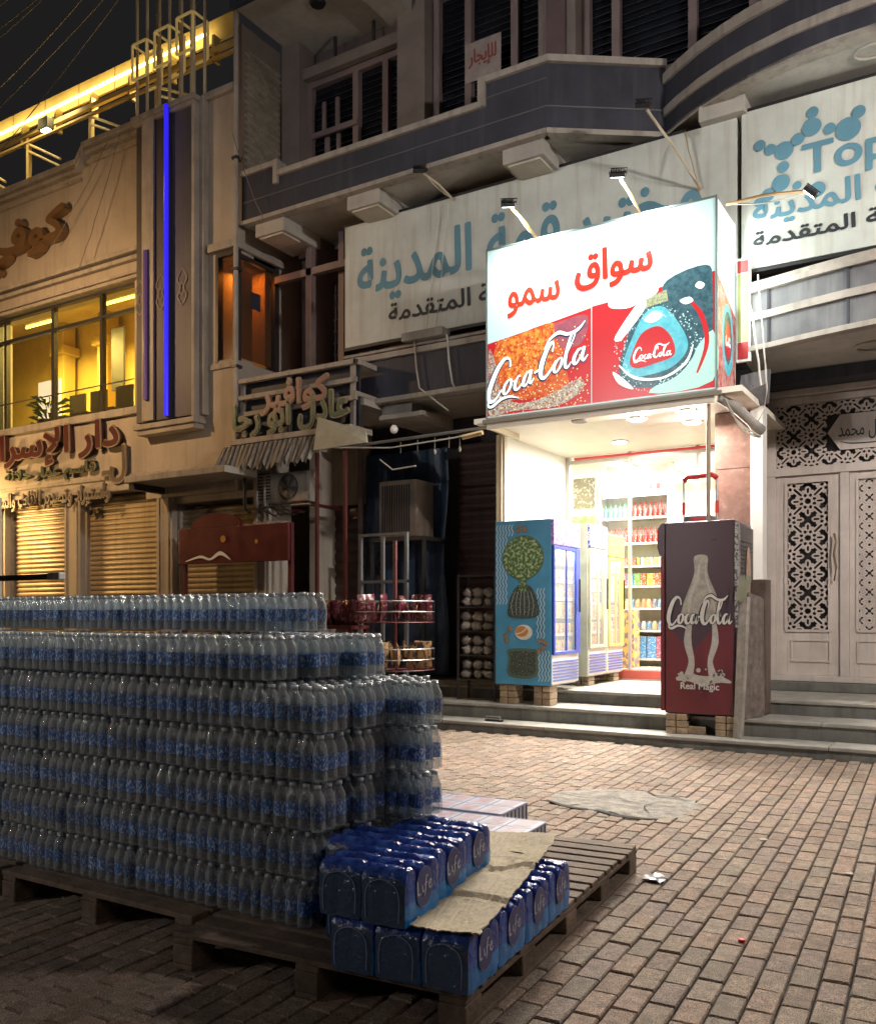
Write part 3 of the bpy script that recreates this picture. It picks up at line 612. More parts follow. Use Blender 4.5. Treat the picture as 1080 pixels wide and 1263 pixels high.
# next balcony above: its underside closes the top of the picture
Q(MB().box(-9.15, 1.5, 9.35, UY + .25, 9.98, 10.12), 'balcony_soffit', SOFF)
Q(MB().box(-9.15, -6.5, 9.3, 9.349, 9.9, 10.6), 'balcony_front', NAVY)
for x in (-7.05, -4.7): Q(MB().box(x - .22, x + .22, 9.4, UY, 9.72, 9.98), 'beam', SOFF, bevel=.01)
Q(MB().lathe([(.10, 0), (.12, -.03), (.10, -.06)], -8.05, 9.9, 9.98, 16), 'ceiling_lamp', BLACK)
# brick side wall panel, laid brick by brick
bb = Q(MB().box(-9.3, -9.22, 9.62, 10.44, 7.0, 9.9), 'side_wall', PIL)
bm = MB().box(0, .012, .003, .117, .003, .047).mesh('brick', BRK)
nb = 0
for r in range(52):
    for k in range(7):
        y = 9.66 + k * .12 + (.06 if r % 2 else 0)
        if y > 10.33 or nb >= 300: continue
        o = bpy.data.objects.new('brick', bm); COL.objects.link(o); o.parent = bb; nb += 1
        o.location = (-9.222 + 12 + random.uniform(0, .004) - 7 , y - 9.6 - 1.4, 7.08 + r * .05); o.location = (-9.222 - OFF[LB.name][0] + random.uniform(0, .004), y - OFF[LB.name][1], 7.08 + r * .05)
# main balcony front: dark bands, grooves, pale caps
FY = 9.6
Q(MB().box(-9.18, -5.22, FY, FY + .12, 7.02, 7.50).box(-5.22, -4.4, FY, FY + .12, 7.02, 7.78), 'balcony_panel', NAVY)
Q(MB().box(-9.18, -5.3, FY - .012, FY - .001, 7.27, 7.285).box(-5.3, -4.4, FY - .012, FY - .001, 7.27, 7.285).box(-5.2, -4.4, FY - .012, FY - .001, 7.6, 7.612), 'balcony_groove', mat('groove_line', (.12, .12, .13), .5))
Q(MB().box(-8.5, -5.30, FY - .05, FY + .16, 7.50, 7.58).box(-5.30, -5.20, FY - .05, FY + .16, 7.501, 7.86).box(-5.2, -4.36, FY - .05, FY + .16, 7.78, 7.86).box(-9.2, -8.58, FY - .04, FY + .16, 7.66, 7.74).box(-8.58, -8.5, FY - .05, FY + .16, 7.40, 7.74), 'balcony_cap', TRIM, bevel=.012)
Q(MB().box(-9.18, -8.58, FY + .001, FY + .12, 7.5, 7.66), 'balcony_panel', NAVY)
Q(MB().box(-9.2, -4.4, FY - .03, FY + .14, 6.96, 7.02), 'balcony_edge', TRIM, bevel=.008)
def wall_run(pts, z0, z1, th, m, name, bev=0, out=0):
    """a wall band along a run in plan"""
    P_ = [Vector(p) for p in pts]; n = len(P_); nor = []
    for i in range(n):
        a = P_[max(0, i - 1)]; b_ = P_[min(n - 1, i + 1)]; d = (b_ - a).normalized(); nor.append(Vector((d.y, -d.x)))
    F_ = [p + q * out for p, q in zip(P_, nor)]; B_ = [p - q * th for p, q in zip(P_, nor)]
    vs = []
    for f_, b_ in zip(F_, B_): vs += [(f_.x, f_.y, z0), (f_.x, f_.y, z1), (b_.x, b_.y, z1), (b_.x, b_.y, z0)]
    fs = []
    for i in range(n - 1):
        for k in range(4): fs.append((4 * i + k, 4 * i + (k + 1) % 4, 4 * i + 4 + (k + 1) % 4, 4 * i + 4 + k))
    fs += [(0, 1, 2, 3), (4 * n - 1, 4 * n - 2, 4 * n - 3, 4 * n - 4)]
    return Q(MB().add(vs, fs), name, m, bevel=bev)
turn = [(-4.4, 9.6), (-3.25, 10.42)]
wall_run(turn, 7.021, 7.78, .12, NAVY, 'balcony_panel'); wall_run(turn, 7.781, 7.86, .16, TRIM, 'balcony_cap', out=.05); wall_run(turn, 6.96, 7.02, .14, TRIM, 'balcony_edge', out=.02)
wall_run(turn, 7.27, 7.285, .002, MATS['groove_line'], 'balcony_groove', out=.012)
# curved balcony at the right
arc = [(-3.25 + 3.9 * (1 - math.cos(t)), 10.42 - .95 * math.sin(t) ** .8) for t in [math.pi / 2 * i / 14 for i in range(1, 15)]]
arc = [(-3.25, 10.42), (-3.05, 10.25), (-2.75, 10.04), (-2.45, 9.88), (-2.17, 9.76), (-1.73, 9.63), (-1.3, 9.56), (-.9, 9.53), (-.4, 9.56), (.1, 9.66), (.6, 9.85), (1.1, 10.15), (1.5, 10.5)]
wall_run(arc, 6.98, 7.20, .12, NAVY, 'curved_band'); wall_run(arc, 7.201, 7.30, .14, TRIM, 'curved_trim', out=.03)
wall_run(arc, 7.301, 7.58, .12, NAVY, 'curved_band'); wall_run(arc, 7.581, 7.70, .14, TRIM, 'curved_trim', out=.04)
wall_run(arc, 6.95, 6.979, .14, TRIM, 'curved_trim', out=.015)
b = MB(); b.prism([(-9.2, FY), (-4.4, FY), (-3.25, 10.42)] + arc[1:] + [(1.5, 11), (-9.2, 11)], 6.975, 7.018); Q(b, 'balcony_soffit', SOFF)
# soffit boxes and round recess
for i, x in enumerate((-8.75, -7.1, -4.75)): Q(MB().box(x - .27, x + .27, 9.68, 10.5, 6.78, 6.974), 'soffit_beam', SOFF, bevel=.01); Q(MB().box(x - .21, x + .21, 9.72, 10.1, 6.755, 6.779), 'soffit_panel', mat('soffit_panel_white', (.55, .5, .42), .7))
Q(MB().box(-2.75, -2.25, 10.0, 10.35, 6.8, 6.974), 'soffit_beam', SOFF, bevel=.01)
b = MB(); b.tube([(-1.0 + .16 * math.cos(a), 9.9 + .12 * math.sin(a), 6.965) for a in [2 * math.pi * i / 20 for i in range(20)]], .016, 6, closed=True); Q(b, 'recess_ring', SOFF)
# first floor wall behind the signs, with the dark doorway strip at its left
Q(MB().box(-9.22, 2.5, 10.95, 11.15, 4.3, 6.97), 'first_floor_wall', MATS['mauve_wall'])
Q(MB().box(-8.6, -8.5, 10.3, 10.95, 4.9, 6.97).box(-8.15, -8.05, 10.5, 10.94, 4.9, 6.97).box(-9.2, -7.75, 10.3, 10.4, 6.35, 6.45), 'first_floor_frame', MAUVE)
f = Q(MB().box(-8.5, -7.72, 10.85, 10.93, 4.95, 6.35), 'window', DARKW)
for k in range(5): MB().box(-8.46 + k * .16, -8.44 + k * .16, 10.82, 10.849, 4.95, 6.35).build('bar', MAUVE, f)
for k in range(7): MB().box(-8.5, -7.72, 10.825, 10.848, 5.1 + k * .18, 5.115 + k * .18).build('bar', MAUVE, f)
# lower balcony, straight part
LY = 10.0
Q(MB().box(-7.6, -2.4, LY, LY + .1, 4.28, 4.80), 'lower_balcony_panel', NAVY)
Q(MB().box(-7.65, -2.4, LY - .05, LY + .12, 4.80, 4.88).box(-7.65, -2.4, LY - .025, LY + .12, 4.90, 4.94), 'lower_balcony_rail', TRIM, bevel=.008)
Q(MB().box(-7.65, -2.4, LY - .05, LY + .12, 4.21, 4.275), 'lower_balcony_edge', TRIM, bevel=.008)
Q(MB().box(-9.22, -5.21, LY + .121, 11.5, 4.2, 4.29), 'lower_soffit', SOFF); Q(MB().box(-2.09, 2.5, LY + .5, 11.5, 4.2261, 4.29), 'lower_soffit', SOFF)
Q(MB().box(-7.1, -6.6, LY + .1, 11.2, 4.0, 4.199), 'soffit_beam', SOFF, bevel=.01); Q(MB().box(-7.05, -6.35, LY - .02, 10.6, 3.98, 4.04), 'soffit_beam_cap', TRIM)
# lower curved balcony at the right
arcl = [(-2.32, 10.05), (-2.0, 9.98), (-1.6, 9.86), (-1.2, 9.76), (-.8, 9.69), (-.3, 9.66), (.2, 9.70), (.7, 9.82), (1.2, 10.02), (1.7, 10.3)]
wall_run(arcl, 4.235, 4.50, .10, GREYB, 'curved_panel'); wall_run(arcl, 4.58, 4.80, .10, GREYB, 'curved_panel')
wall_run(arcl, 4.18, 4.234, .12, TRIM, 'curved_trim', out=.03); wall_run(arcl, 4.501, 4.579, .12, TRIM, 'curved_trim', out=.035); wall_run(arcl, 4.801, 4.86, .14, TRIM, 'curved_trim', out=.05); wall_run(arcl, 4.87, 4.92, .12, TRIM, 'curved_trim', out=.02)
for i in (1, 3, 5): x, y = arcl[i]; Q(MB().box(x - .012, x + .012, y - .02, y - .001, 4.24, 4.49).box(x - .012, x + .012, y - .02, y - .001, 4.585, 4.795), 'panel_joint', NAVY)
b = MB(); b.prism(arcl + [(2.5, 11.4), (-2.4, 11.4)], 4.195, 4.225); Q(b, 'curved_soffit', SOFF)
b = MB(); b.tube([(-1.05 + .17 * math.cos(a), 10.5 + .17 * math.sin(a), 4.18) for a in [2 * math.pi * i / 20 for i in range(20)]], .02, 6, closed=True); Q(b, 'recess_ring', SOFF)
Q(MB().box(-2.4, 2.5, 11.1, 11.5, 4.05, 4.19), 'door_beam', NAVY)
Q(MB().box(-2.4, 2.5, 11.42, 11.6, 3.97, 4.049), 'door_cornice', DOORP, bevel=.01)
Q(MB().box(-2.6, 2.5, 11.75, 11.95, .4, 4.3), 'ground_wall', MATS['mauve_wall'])
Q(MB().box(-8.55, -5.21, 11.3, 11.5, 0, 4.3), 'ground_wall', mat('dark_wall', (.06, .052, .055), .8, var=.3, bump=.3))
# brown shutters left of the shop
BSH = mat('brown_shutter', (.085, .05, .042), .5, metal=.1, var=.25, vs=2, bump=.15, stain=.4)
shutter(LB, -8.5, -7.35, 10.9, .44, 3.0, BSH, pitch=.17, depth=.035)
shutter(LB, -6.5, -5.4, 11.2, .44, 3.9, BSH, pitch=.12, depth=.03)
Q(MB().box(-8.7, -8.5, 10.5, 11.29, .0, 4.2), 'pier', STUC, bevel=.01)
Q(MB().box(-8.5, -7.9, 10.8, 11.0, 3.0, 4.19), 'shutter_box', mat('old_beige_box', (.3, .25, .18), .7, stain=.3))
Q(MB().box(-7.98, -7.90, 10.75, 10.79, .44, 3.9), 'timber_post', MAUVE)

# ================================================================== LAB SIGNS
SGN = mat('sign_vinyl', (.55, .585, .535), .5, var=.16, vs=1.2, bump=.08, bs=12, stain=.35, stainc=(.28, .22, .15))
BLU = mat('sign_blue', (.11, .26, .34), .5, var=.1, bump=0); BLK = mat('sign_black', (.025, .03, .035), .5, var=.1, bump=0)
SY = 10.12
s1 = thing('wall_sign', 'wide dirty white laboratory sign with large blue Arabic lettering behind the lit box sign', 'sign', (-5, SY, 5.1))
MB().box(-7.74, -2.36, SY, SY + .14, 5.1, 6.8).build('sign_panel', SGN, s1, bevel=.006)
MB().box(-7.76, -2.34, SY + .01, SY + .15, 6.801, 6.84).box(-7.76, -2.34, SY + .01, SY + .15, 5.06, 5.099).build('sign_edge', BLACK, s1)
fr = frame((0, SY, 0))
text('مختبر قمة المدينة', fr, -7.5, -2.75, 5.62, 6.42, BLU, s1, off=.006, bold=.022)
text('للتحاليل المرضية المتقدمة', fr, -6.98, -3.1, 5.27, 5.58, BLK, s1, off=.006, bold=.022)
s2 = thing('wall_sign', 'second laboratory sign at the right edge with blue dot logo and Latin word Top', 'sign', (-1, SY, 5.1))
MB().box(-2.31, 2.2, SY - .02, SY + .12, 5.1, 6.82).build('sign_panel', SGN, s2, bevel=.006)
MB().box(-2.33, 2.2, SY - .01, SY + .13, 6.821, 6.86).box(-2.33, 2.2, SY - .01, SY + .13, 5.06, 5.099).build('sign_edge', BLACK, s2)
fr = frame((0, SY - .02, 0))
text('Top', fr, -1.68, -.86, 5.88, 6.29, BLU, s2, off=.009, bold=.02, ar=False)
text('مختبر قمة المدينة', fr, -2.18, .6, 5.52, 5.86, BLU, s2, off=.006, bold=.022)
text('للتحاليل المرضية المتقدمة', fr, -2.18, .9, 5.28, 5.48, BLK, s2, off=.006, bold=.03)
def sgnpt(u, v):                                  # logo layout measured on the sign's own plane
    a = (u - 540) / 1110; d = (SY - .02) / (.8526 + .5225 * a); return d * (-.5225 + .8526 * a), 1.35 - (v - 758) * d / 1110
for (u, v, r) in ((937, 180, .06), (950, 185, .06), (967, 186, .095), (984, 172, .065), (966, 206, .06), (963, 226, .09), (983, 229, .045), (1001, 157, .095), (1002, 139, .06), (1023, 159, .06), (1046, 159, .12), (1059, 138, .065), (947, 241, .07), (936, 250, .05), (1008, 234, .08)):
    x, z = sgnpt(u, v); MB().poly(fr, circle(x, z, r, r), .006 + u * .000008).build('logo_dot', BLU, s2)

# ================================================================== THE SHOP
SH = thing('shop', 'brightly lit small grocery with white walls and glass front, recessed under the box sign', 'shop', (-3.7, 11, .44))
def S(mb, name, m, **k): return mb.build(name, m, SH, **k)
SW = mat('shop_white_panel', (.82, .80, .74), .35, var=.04, bump=.03)
S(MB().box(-5.29, -5.2, 10.15, 12.02, .44, 3.62), 'side_panel', SW)
S(MB().box(-5.32, -5.2, 10.09, 10.149, .44, 3.62), 'corner_trim', mat('cream_trim', (.55, .48, .33), .5))
S(MB().box(-5.2, -2.12, 9.30, 12.0, 3.60, 3.66).box(-5.03, -2.4, 9.3, 9.33, 3.52, 3.6), 'canopy_ceiling', mat('canopy_cream', (.80, .74, .62), .45, var=.08, bump=.05))
S(MB().box(-5.03, -5.0, 9.331, 10.1, 3.53, 3.6), 'canopy_edge', MATS['cream_trim'])
LAMPM = emit('downlight_glow', (1, .96, .88), 14)
for i, (x, y) in enumerate(((-3.45, 10.0), (-2.85, 9.9), (-2.95, 10.5), (-4.1, 11.2))):
    t = thing('downlight', ('round downlight nearest the middle of the shop canopy', 'round downlight nearest the right end of the shop canopy', 'round downlight behind the right one in the shop canopy', 'round downlight deepest inside the shop canopy')[i], 'lamp', (x, y, 3.6), group='downlights in the shop canopy')
    MB().lathe([(.12, 0), (.12, -.012), (.1, -.014)], x, y, 3.599, 20).build('bezel', WHITE, t); MB().lathe([(.095, -.015), (.09, -.02)], x, y, 3.599, 20).build('lens', LAMPM, t)
    arealight('downlight_beam', (x, y, 3.57), .2, (110, 110, 85, 90)[i], (1, .93, .84), (0, -.35 if i < 3 else 0, -1))
S(MB().lathe([(.10, 0), (.09, -.02)], -4.05, 9.75, 3.6, 18), 'dead_downlight', CONC)
# glass front
ALU = mat('door_aluminium', (.5, .47, .42), .35, metal=.6, bump=.03)
S(MB().box(-5.2, -5.14, 12.0, 12.08, .58, 3.6).box(-3.33, -3.29, 12.0, 12.08, .58, 3.6).box(-4.27, -4.235, 12.0, 12.06, .58, 3.6).box(-5.14, -2.5, 12.001, 12.07, 3.5, 3.55), 'door_frame', ALU)
S(MB().box(-5.05, -2.5, 11.95, 11.995, 3.55, 3.58), 'red_head_strip', mat('red_plastic', (.45, .03, .03), .4))
SG = clear('shop_glass', (.98, .98, .98), .03, .5, (.6, .62, .6), .03)
S(MB().box(-5.13, -4.27, 12.03, 12.038, .6, 3.5), 'pane', SG)
S(MB().box(-5.3, -2.2, 12.0, 12.3, .44, .575), 'red_threshold', mat('red_tile', (.42, .08, .06), .35, bump=.05))
S(MB().box(-5.3, -2.1, 11.98, 12.0, .44, .46), 'threshold_trim', ALU)
# right pier: brown stone slabs and pale jamb, corner pole
STB = mat('brown_stone', (.20, .115, .09), .25, var=.3, vs=9, bump=.05)
S(MB().box(-2.62, -2.22, 10.22, 10.34, .44, 3.6).prism([(-2.62, 10.34), (-2.25, 10.34), (-2.62, 12.0), (-2.75, 12.0)], .44, 3.6), 'stone_pier', CONC)
for k in range(5): S(MB().box(-2.62, -2.223, 10.2, 10.219, .45 + k * .63, .45 + k * .63 + .622), 'stone_slab', STB)
S(MB().box(-2.22, -2.09, 10.12, 10.34, .44, 3.62), 'jamb', SW)
S(MB().tube([(-2.47, 9.36, .44), (-2.47, 9.36, 3.52)], .022, 8), 'corner_pole', mat('old_pole', (.32, .25, .18), .5, metal=.3))
S(MB().tube([(-5.18, 9.95, .44), (-5.18, 9.95, 3.6)], .02, 8), 'corner_pole', MATS['old_pole'])
# interior
INW = mat('shop_inner_wall', (.80, .79, .72), .6, var=.05, bump=.05)
S(MB().box(-6.3, -2.1, 15.6, 15.7, .5, 3.9).box(-6.4, -6.3, 12.1, 15.7, .5, 3.9).box(-2.1, -2.0, 12.1, 15.7, .5, 3.9).box(-6.4, -5.29, 12.05, 12.1, .5, 3.9), 'inner_wall', INW)
S(MB().box(-6.4, -2.0, 12.081, 15.7, 3.62, 3.7), 'inner_ceiling', INW)
S(MB().box(-6.4, -2.0, 12.3, 15.7, .5, .58), 'inner_floor', mat('shop_floor_tile', (.6, .55, .45), .25, bump=.02))
for i, (x, y) in enumerate(((-4.6, 13.0), (-3.2, 13.2), (-4.2, 14.6))):
    t = thing('ceiling_tube', ('white tube lamp on the shop ceiling, nearest the glass', 'white tube lamp on the shop ceiling, right of the first', 'white tube lamp deepest inside the shop')[i], 'lamp', (x, y, 3.6), group='tube lamps on the shop ceiling')
    MB().tube([(x, y - .55, 3.56), (x, y + .55, 3.56)], .02, 8).build('tube', emit('white_tube', (1, 1, .94), 12), t); MB().box(x - .03, x + .03, y - .6, y + .6, 3.58, 3.619).build('batten', WHITE, t)
    arealight('tube_beam', (x, y, 3.5), .3, 260, (1, .98, .88), (0, 0, -1), 1.1)
ORDW = ['one', 'two', 'three', 'four', 'five', 'six', 'seven', 'eight']
# shelves and goods
GOODS = ramped('goods_print', [(.75, .12, .05), (.8, .5, .05), (.1, .35, .7), (.75, .7, .6), (.2, .5, .1), (.7, .3, .05), (.65, .1, .2), (.8, .65, .2)])
REDB = ramped('red_bottles', [(.6, .02, .02), (.7, .03, .03), (.55, .04, .03)]); GRNB = ramped('green_bottles', [(.02, .3, .15), (.05, .38, .2)])
DRNK = ramped('drink_print', [(.8, .35, .05), (.75, .08, .06), (.8, .6, .1), (.7, .7, .6), (.5, .1, .08), (.6, .45, .2)])
CANM = ramped('household_jars', [(.7, .7, .7), (.75, .4, .2), (.2, .2, .25), (.8, .75, .5), (.15, .3, .5)])
def bottle_mesh(name, m, r=.035, h=.24): return MB().lathe([(r * .9, 0), (r, .01), (r, h * .6), (r * .45, h * .82), (r * .35, h * .86), (r * .4, h * .87), (r * .4, h)], n=8).mesh(name, m, True)
BM = {'red': bottle_mesh('bottle', REDB), 'green': bottle_mesh('bottle', GRNB), 'mix': bottle_mesh('bottle', DRNK, .03, .2), 'box': MB().box(-.05, .05, -.04, .04, 0, .19).mesh('packet', GOODS), 'jar': MB().lathe([(.04, 0), (.045, .01), (.045, .1), (.03, .12), (.03, .14)], n=8).mesh('jar', CANM, True), 'big': MB().box(-.07, .07, -.05, .05, 0, .34).mesh('packet', GOODS), 'can': MB().lathe([(.03, 0), (.033, .005), (.033, .11), (.028, .12)], n=8).mesh('can', DRNK, True)}
def put(kind, x, y, z, label, cat, group, rz=0, s=1, where=''):
    o = bpy.data.objects.new({'red': 'bottle', 'green': 'bottle', 'mix': 'bottle', 'box': 'packet', 'big': 'packet', 'jar': 'jar', 'can': 'can'}[kind], BM[kind]); COL.objects.link(o); o.location = (x, y, z); o.rotation_euler[2] = rz; o.scale = (s, s, s); tag(o, label, cat, group)
SHELF = mat('shelf_white', (.75, .74, .66), .4, bump=.02)
def rack(label, x0, x1, y0, y1, levels, axis='x'):
    t = thing('shelf_rack', label, 'shelf', ((x0 + x1) / 2, (y0 + y1) / 2, .58))
    for z in levels: MB().box(x0, x1, y0, y1, z - .03, z).build('shelf', SHELF, t)
    MB().box(x0, x1, y1, y1 + .02, .58, levels[-1] + .45).build('back_panel', SHELF, t)
    for x in (x0, x1): MB().box(x - .015, x + .015, y0, y1, .58, levels[-1] + .4).build('upright', SHELF, t)
    return t
rack('white shelf rack of goods seen through the shop door, topped by red bottles', -5.05, -4.0, 12.95, 13.25, (.70, 1.12, 1.45, 1.78, 2.08, 2.42, 2.80, 3.18))
kinds = (('big', .145), ('jar', .085), ('jar', .085), ('box', .10), ('can', .065), ('red', .078), ('red', .078))
lv = (.70, 1.12, 1.45, 1.78, 2.08, 2.42, 2.80)
gl = {'big': ('large bright snack packet on the lowest shelf of the rack', 'packet'), 'jar': ('small household jar on the middle shelves of the rack', 'jar'), 'box': ('colourful packet on the fourth shelf of the rack', 'packet'), 'can': ('small can on the fifth shelf of the rack', 'can'), 'red': ('red soda bottle on the upper shelves of the rack', 'bottle'), 'green': ('green soda bottle on the upper shelf of the rack', 'bottle')}
for li, (k, dx) in enumerate(kinds):
    x = -4.99; i = 0
    while x < -4.04:
        kk = 'green' if (k == 'red' and li == 6 and x < -4.62) else k
        put(kk, x, 13.03 + random.uniform(-.01, .02), lv[li], gl[kk][0], gl[kk][1], gl[kk][0].split(' on ')[0] + 's', random.uniform(-.1, .1), .95); x += dx; i += 1
t = thing('promo_board', 'white header board with red marks above the red bottles', 'sign', (-4.55, 12.94, 3.18)); MB().box(-5.0, -4.02, 12.91, 12.94, 3.10, 3.40).build('board', SW, t)
for k in range(6): MB().box(-4.72 + k * .11, -4.66 + k * .11, 12.9, 12.909, 3.2, 3.28).build('red_mark', MATS['red_plastic'], t)
for bi, (bx_, by_, bz_, sx_) in enumerate(((-5.62, 12.75, 1.1, 1.5), (-5.45, 12.72, 1.1, 1.3), (-5.3, 12.74, 1.1, 1.5), (-3.75, 12.9, .58, 2.2), (-3.5, 12.85, .58, 1.8), (-3.2, 12.9, .58, 2.2), (-3.55, 12.9, 1.2, 1.6), (-3.3, 12.88, 1.0, 1.8))):
    put('big', bx_, by_, bz_, 'large bright packet number %s of the loose pile on the shop floor' % ORDW[bi], 'packet', 'loose packets on the shop floor', random.uniform(-.2, .2), sx_)

t = thing('wall_poster', 'brown framed notice high on the white wall inside the shop', 'poster', (-5.5, 13.2, 3.1)); MB().box(-5.58, -5.22, 13.18, 13.2, 3.0, 3.48).build('board', printed('brown_notice', (.22, .17, .10), (.6, .55, .45), 30, .55), t)
t = thing('green_display', 'green printed carton display left of the rack in the shop', 'display', (-5.4, 13.1, 2.4)); MB().box(-5.75, -5.08, 12.8, 13.15, .58, 2.85).build('carton', printed('green_print', (.16, .42, .06), (.7, .75, .2), 9, .55, rand=0), t, bevel=.01)
rack('second shelf rack further right behind the red fridge', -3.7, -2.4, 14.3, 14.7, (.70, 1.1, 1.5, 1.9, 2.3, 2.7))
for zi, z in enumerate((.7, 1.1, 1.5, 1.9, 2.3, 2.7)):
    x = -3.6
    while x < -2.5: put('box', x, 14.4, z, 'colourful packet on the %s shelf of the rear rack' % ('lowest', 'second', 'third', 'fourth', 'fifth', 'top')[zi], 'packet', 'packets on the rear rack, shelf %d' % (zi + 1), 0, random.uniform(.9, 1.2)); x += .14
t = thing('snack_stand', 'orange printed snack stand on the shop floor before the rack', 'display', (-4.7, 12.6, .58)); MB().box(-4.88, -4.66, 12.5, 12.75, .58, 1.5).build('stand', printed('orange_print', (.75, .2, .02), (.85, .6, .1), 14, .5), t, bevel=.01)
t = thing('snack_stand', 'brown and yellow snack stand right of the orange one', 'display', (-4.3, 12.6, .58)); MB().box(-4.60, -4.36, 12.5, 12.75, .58, 1.42).build('stand', printed('brown_print', (.25, .2, .2), (.8, .55, .15), 10, .5), t, bevel=.01)

# ================================================================== COOLERS
NB = mat('cooler_blue', (.02, .05, .36), .35, bump=.03)
def cooler(label, x0, x1, y0, y1, z0, z1, body, head, frameM, goods, nshelf, which='blue', label_cat='fridge'):
    """glass-fronted drinks cooler facing +x, built from panels around an open cavity"""
    t = thing('drinks_cooler', label, label_cat, ((x0 + x1) / 2, (y0 + y1) / 2, z0)); th = .04
    MB().box(x0, x1, y0, y0 + th, z0, z1).build('side_panel', body, t, bevel=.006)
    MB().box(x0, x1, y1 - th, y1, z0, z1).build('side_panel', body, t, bevel=.006)
    MB().box(x0, x0 + th, y0 + th, y1 - th, z0, z1).build('back_panel', body, t)
    MB().box(x0 + th, x1, y0 + th, y1 - th, z1 - th, z1 - .001).box(x0 + th, x1 - .01, y0 + th, y1 - th, z0 + .001, z0 + .34).build('inner_case', SW, t)
    MB().box(x1 - .02, x1 + .035, y0 + .002, y1 - .002, z1 - .30, z1 - .002).build('header', head, t, bevel=.01)
    MB().box(x1 - .01, x1 + .01, y0 + .01, y1 - .01, z0 + .02, z0 + .36).build('grille_panel', SW, t)
    for k in range(7): MB().box(x1 + .0101, x1 + .018, y0 + .03, y1 - .03, z0 + .05 + k * .036, z0 + .068 + k * .036).build('grille_slat', mat('cooler_slat', (.10, .14, .4), .4, bump=0), t)
    zb, zt = z0 + .36, z1 - .31; ym = (y0 + y1) / 2
    d = MB().box(x1, x1 + .035, y0 + .01, y0 + .05, zb, zt).box(x1, x1 + .035, y1 - .14, y1 - .01, zb, zt).box(x1, x1 + .035, y0 + .05, y1 - .14, zt - .04, zt).box(x1, x1 + .035, y0 + .05, y1 - .14, zb, zb + .04).box(x1 + .002, x1 + .03, ym - .015, ym + .015, zb + .04, zt - .04).build('door', frameM, t, bevel=.004)
    MB().box(x1 + .014, x1 + .018, y0 + .05, y1 - .14, zb + .04, zt - .04).build('pane', SG, d)
    MB().tube([(x1 + .06, y1 - .08, zb + .5), (x1 + .06, y1 - .08, zb + .9)], .012, 6).build('handle', BLACK, d)
    for k in range(nshelf):
        z = zb + .02 + k * (zt - zb) / nshelf
        MB().box(x0 + .1, x1 - .03, y0 + th, y1 - th, z - .012, z).build('shelf', SHELF, t)
        MB().box(x1 - .03, x1 - .022, y0 + th, y1 - th, z - .02, z + .02).build('price_rail', WHITE, t)
        y = y0 + .1
        while y < y1 - .1:
            put(goods[k % len(goods)], x1 - .055, y, z, 'small %s on the %s shelf from the bottom of the %s drinks cooler' % ({'mix': 'juice bottle', 'can': 'can', 'box': 'carton'}[goods[k % len(goods)]], ('first', 'second', 'third', 'fourth', 'fifth', 'sixth', 'seventh')[k], which), {'mix': 'bottle', 'can': 'can', 'box': 'carton'}[goods[k % len(goods)]], 'drinks in the %s cooler, shelf %d' % (which, k + 1), random.uniform(0, 3), .9 if goods[k % len(goods)] != 'can' else 1.1); y += .064
    arealight('cooler_light', (x1 - .03, ym, z1 - .33), .05, 12, (1, .96, .9), (0, 0, -1), y1 - y0 - .2)
    return t
LBL = mat('cooler_sky_blue', (.06, .25, .41), .3, var=.12, vs=3, bump=.03, stain=.15)
px0, px1, py0, py1, pz0, pz1 = -5.05, -4.32, 9.55, 10.34, .52, 2.46
HEADP = printed('violet_header', (.42, .26, .5), (.12, .08, .45), 26, .5, stretch=(1, 1.2, 2.5))
pc = cooler('blue printed drinks cooler left of the shop steps with violet header', px0, px1, py0, py1, pz0, pz1, LBL, HEADP, NB, ('mix', 'can', 'box', 'mix', 'can', 'mix'), 6)
cooler('second drinks cooler behind the blue one, blue and white header', -5.1, -4.33, 10.68, 11.30, .56, 2.5, mat('ivory_cooler', (.55, .50, .36), .4, bump=.02), printed('blue_header', (.5, .5, .6), (.06, .08, .4), 26, .5, stretch=(1, 1.2, 2.5)), MATS['ivory_cooler'], ('mix', 'can', 'box'), 7, 'second')
cooler('third cream drinks cooler nearest the shop door, yellow-green header', -5.1, -4.33, 11.34, 11.93, .56, 2.42, mat('cream_cooler', (.55, .45, .16), .4, bump=.02), printed('yellow_header', (.6, .55, .18), (.2, .4, .08), 26, .5), MATS['cream_cooler'], ('box', 'mix', 'can'), 6, 'cream')
# printed art on the side of the blue cooler (u: metres from its left edge, v: from its base)
fr = frame((px0, py0, pz0)); W_, H_ = px1 - px0, pz1 - pz0
def art(fr, name, m, shape, parent, off): MB().poly(fr, shape, off).build(name, m, parent)
WAVE = mat('wave_print', (.50, .60, .64), .35, bump=0, var=.05); MINT = printed('leaf_print', (.05, .11, .035), (.38, .46, .22), 30, .47, sharp=.16); DKG = printed('dark_glass_print', (.035, .05, .04), (.28, .28, .2), 40, .6, stretch=(3, 1, 1)); OLV = mat('olive_outline', (.07, .12, .08), .4, bump=0)
ARTS = MB()
def waves(x0, x1, z0, z1, step_):
    x = x0
    while x < x1:
        pts = []; z = z0; k = 0
        while z < z1: pts.append((x + (.010 if k % 2 else -.010), z)); z += .045; k += 1
        ARTS.ribbon(fr, pts, .010, .003, sub=3); x += step_
waves(.03, .18, .95, H_ - .03, .040); waves(.19, .26, 1.76, H_ - .03, .04); waves(.58, .71, .05, .45, .040); waves(.56, .66, .55, 1.15, .04)
ARTS.build('wave_print', WAVE, pc)
art(fr, 'leaf_circle_rim', OLV, circle(.37, 1.50, .272, .262, 36), pc, .004); art(fr, 'leaf_circle', MINT, circle(.37, 1.50, .26, .25, 36), pc, .0055)
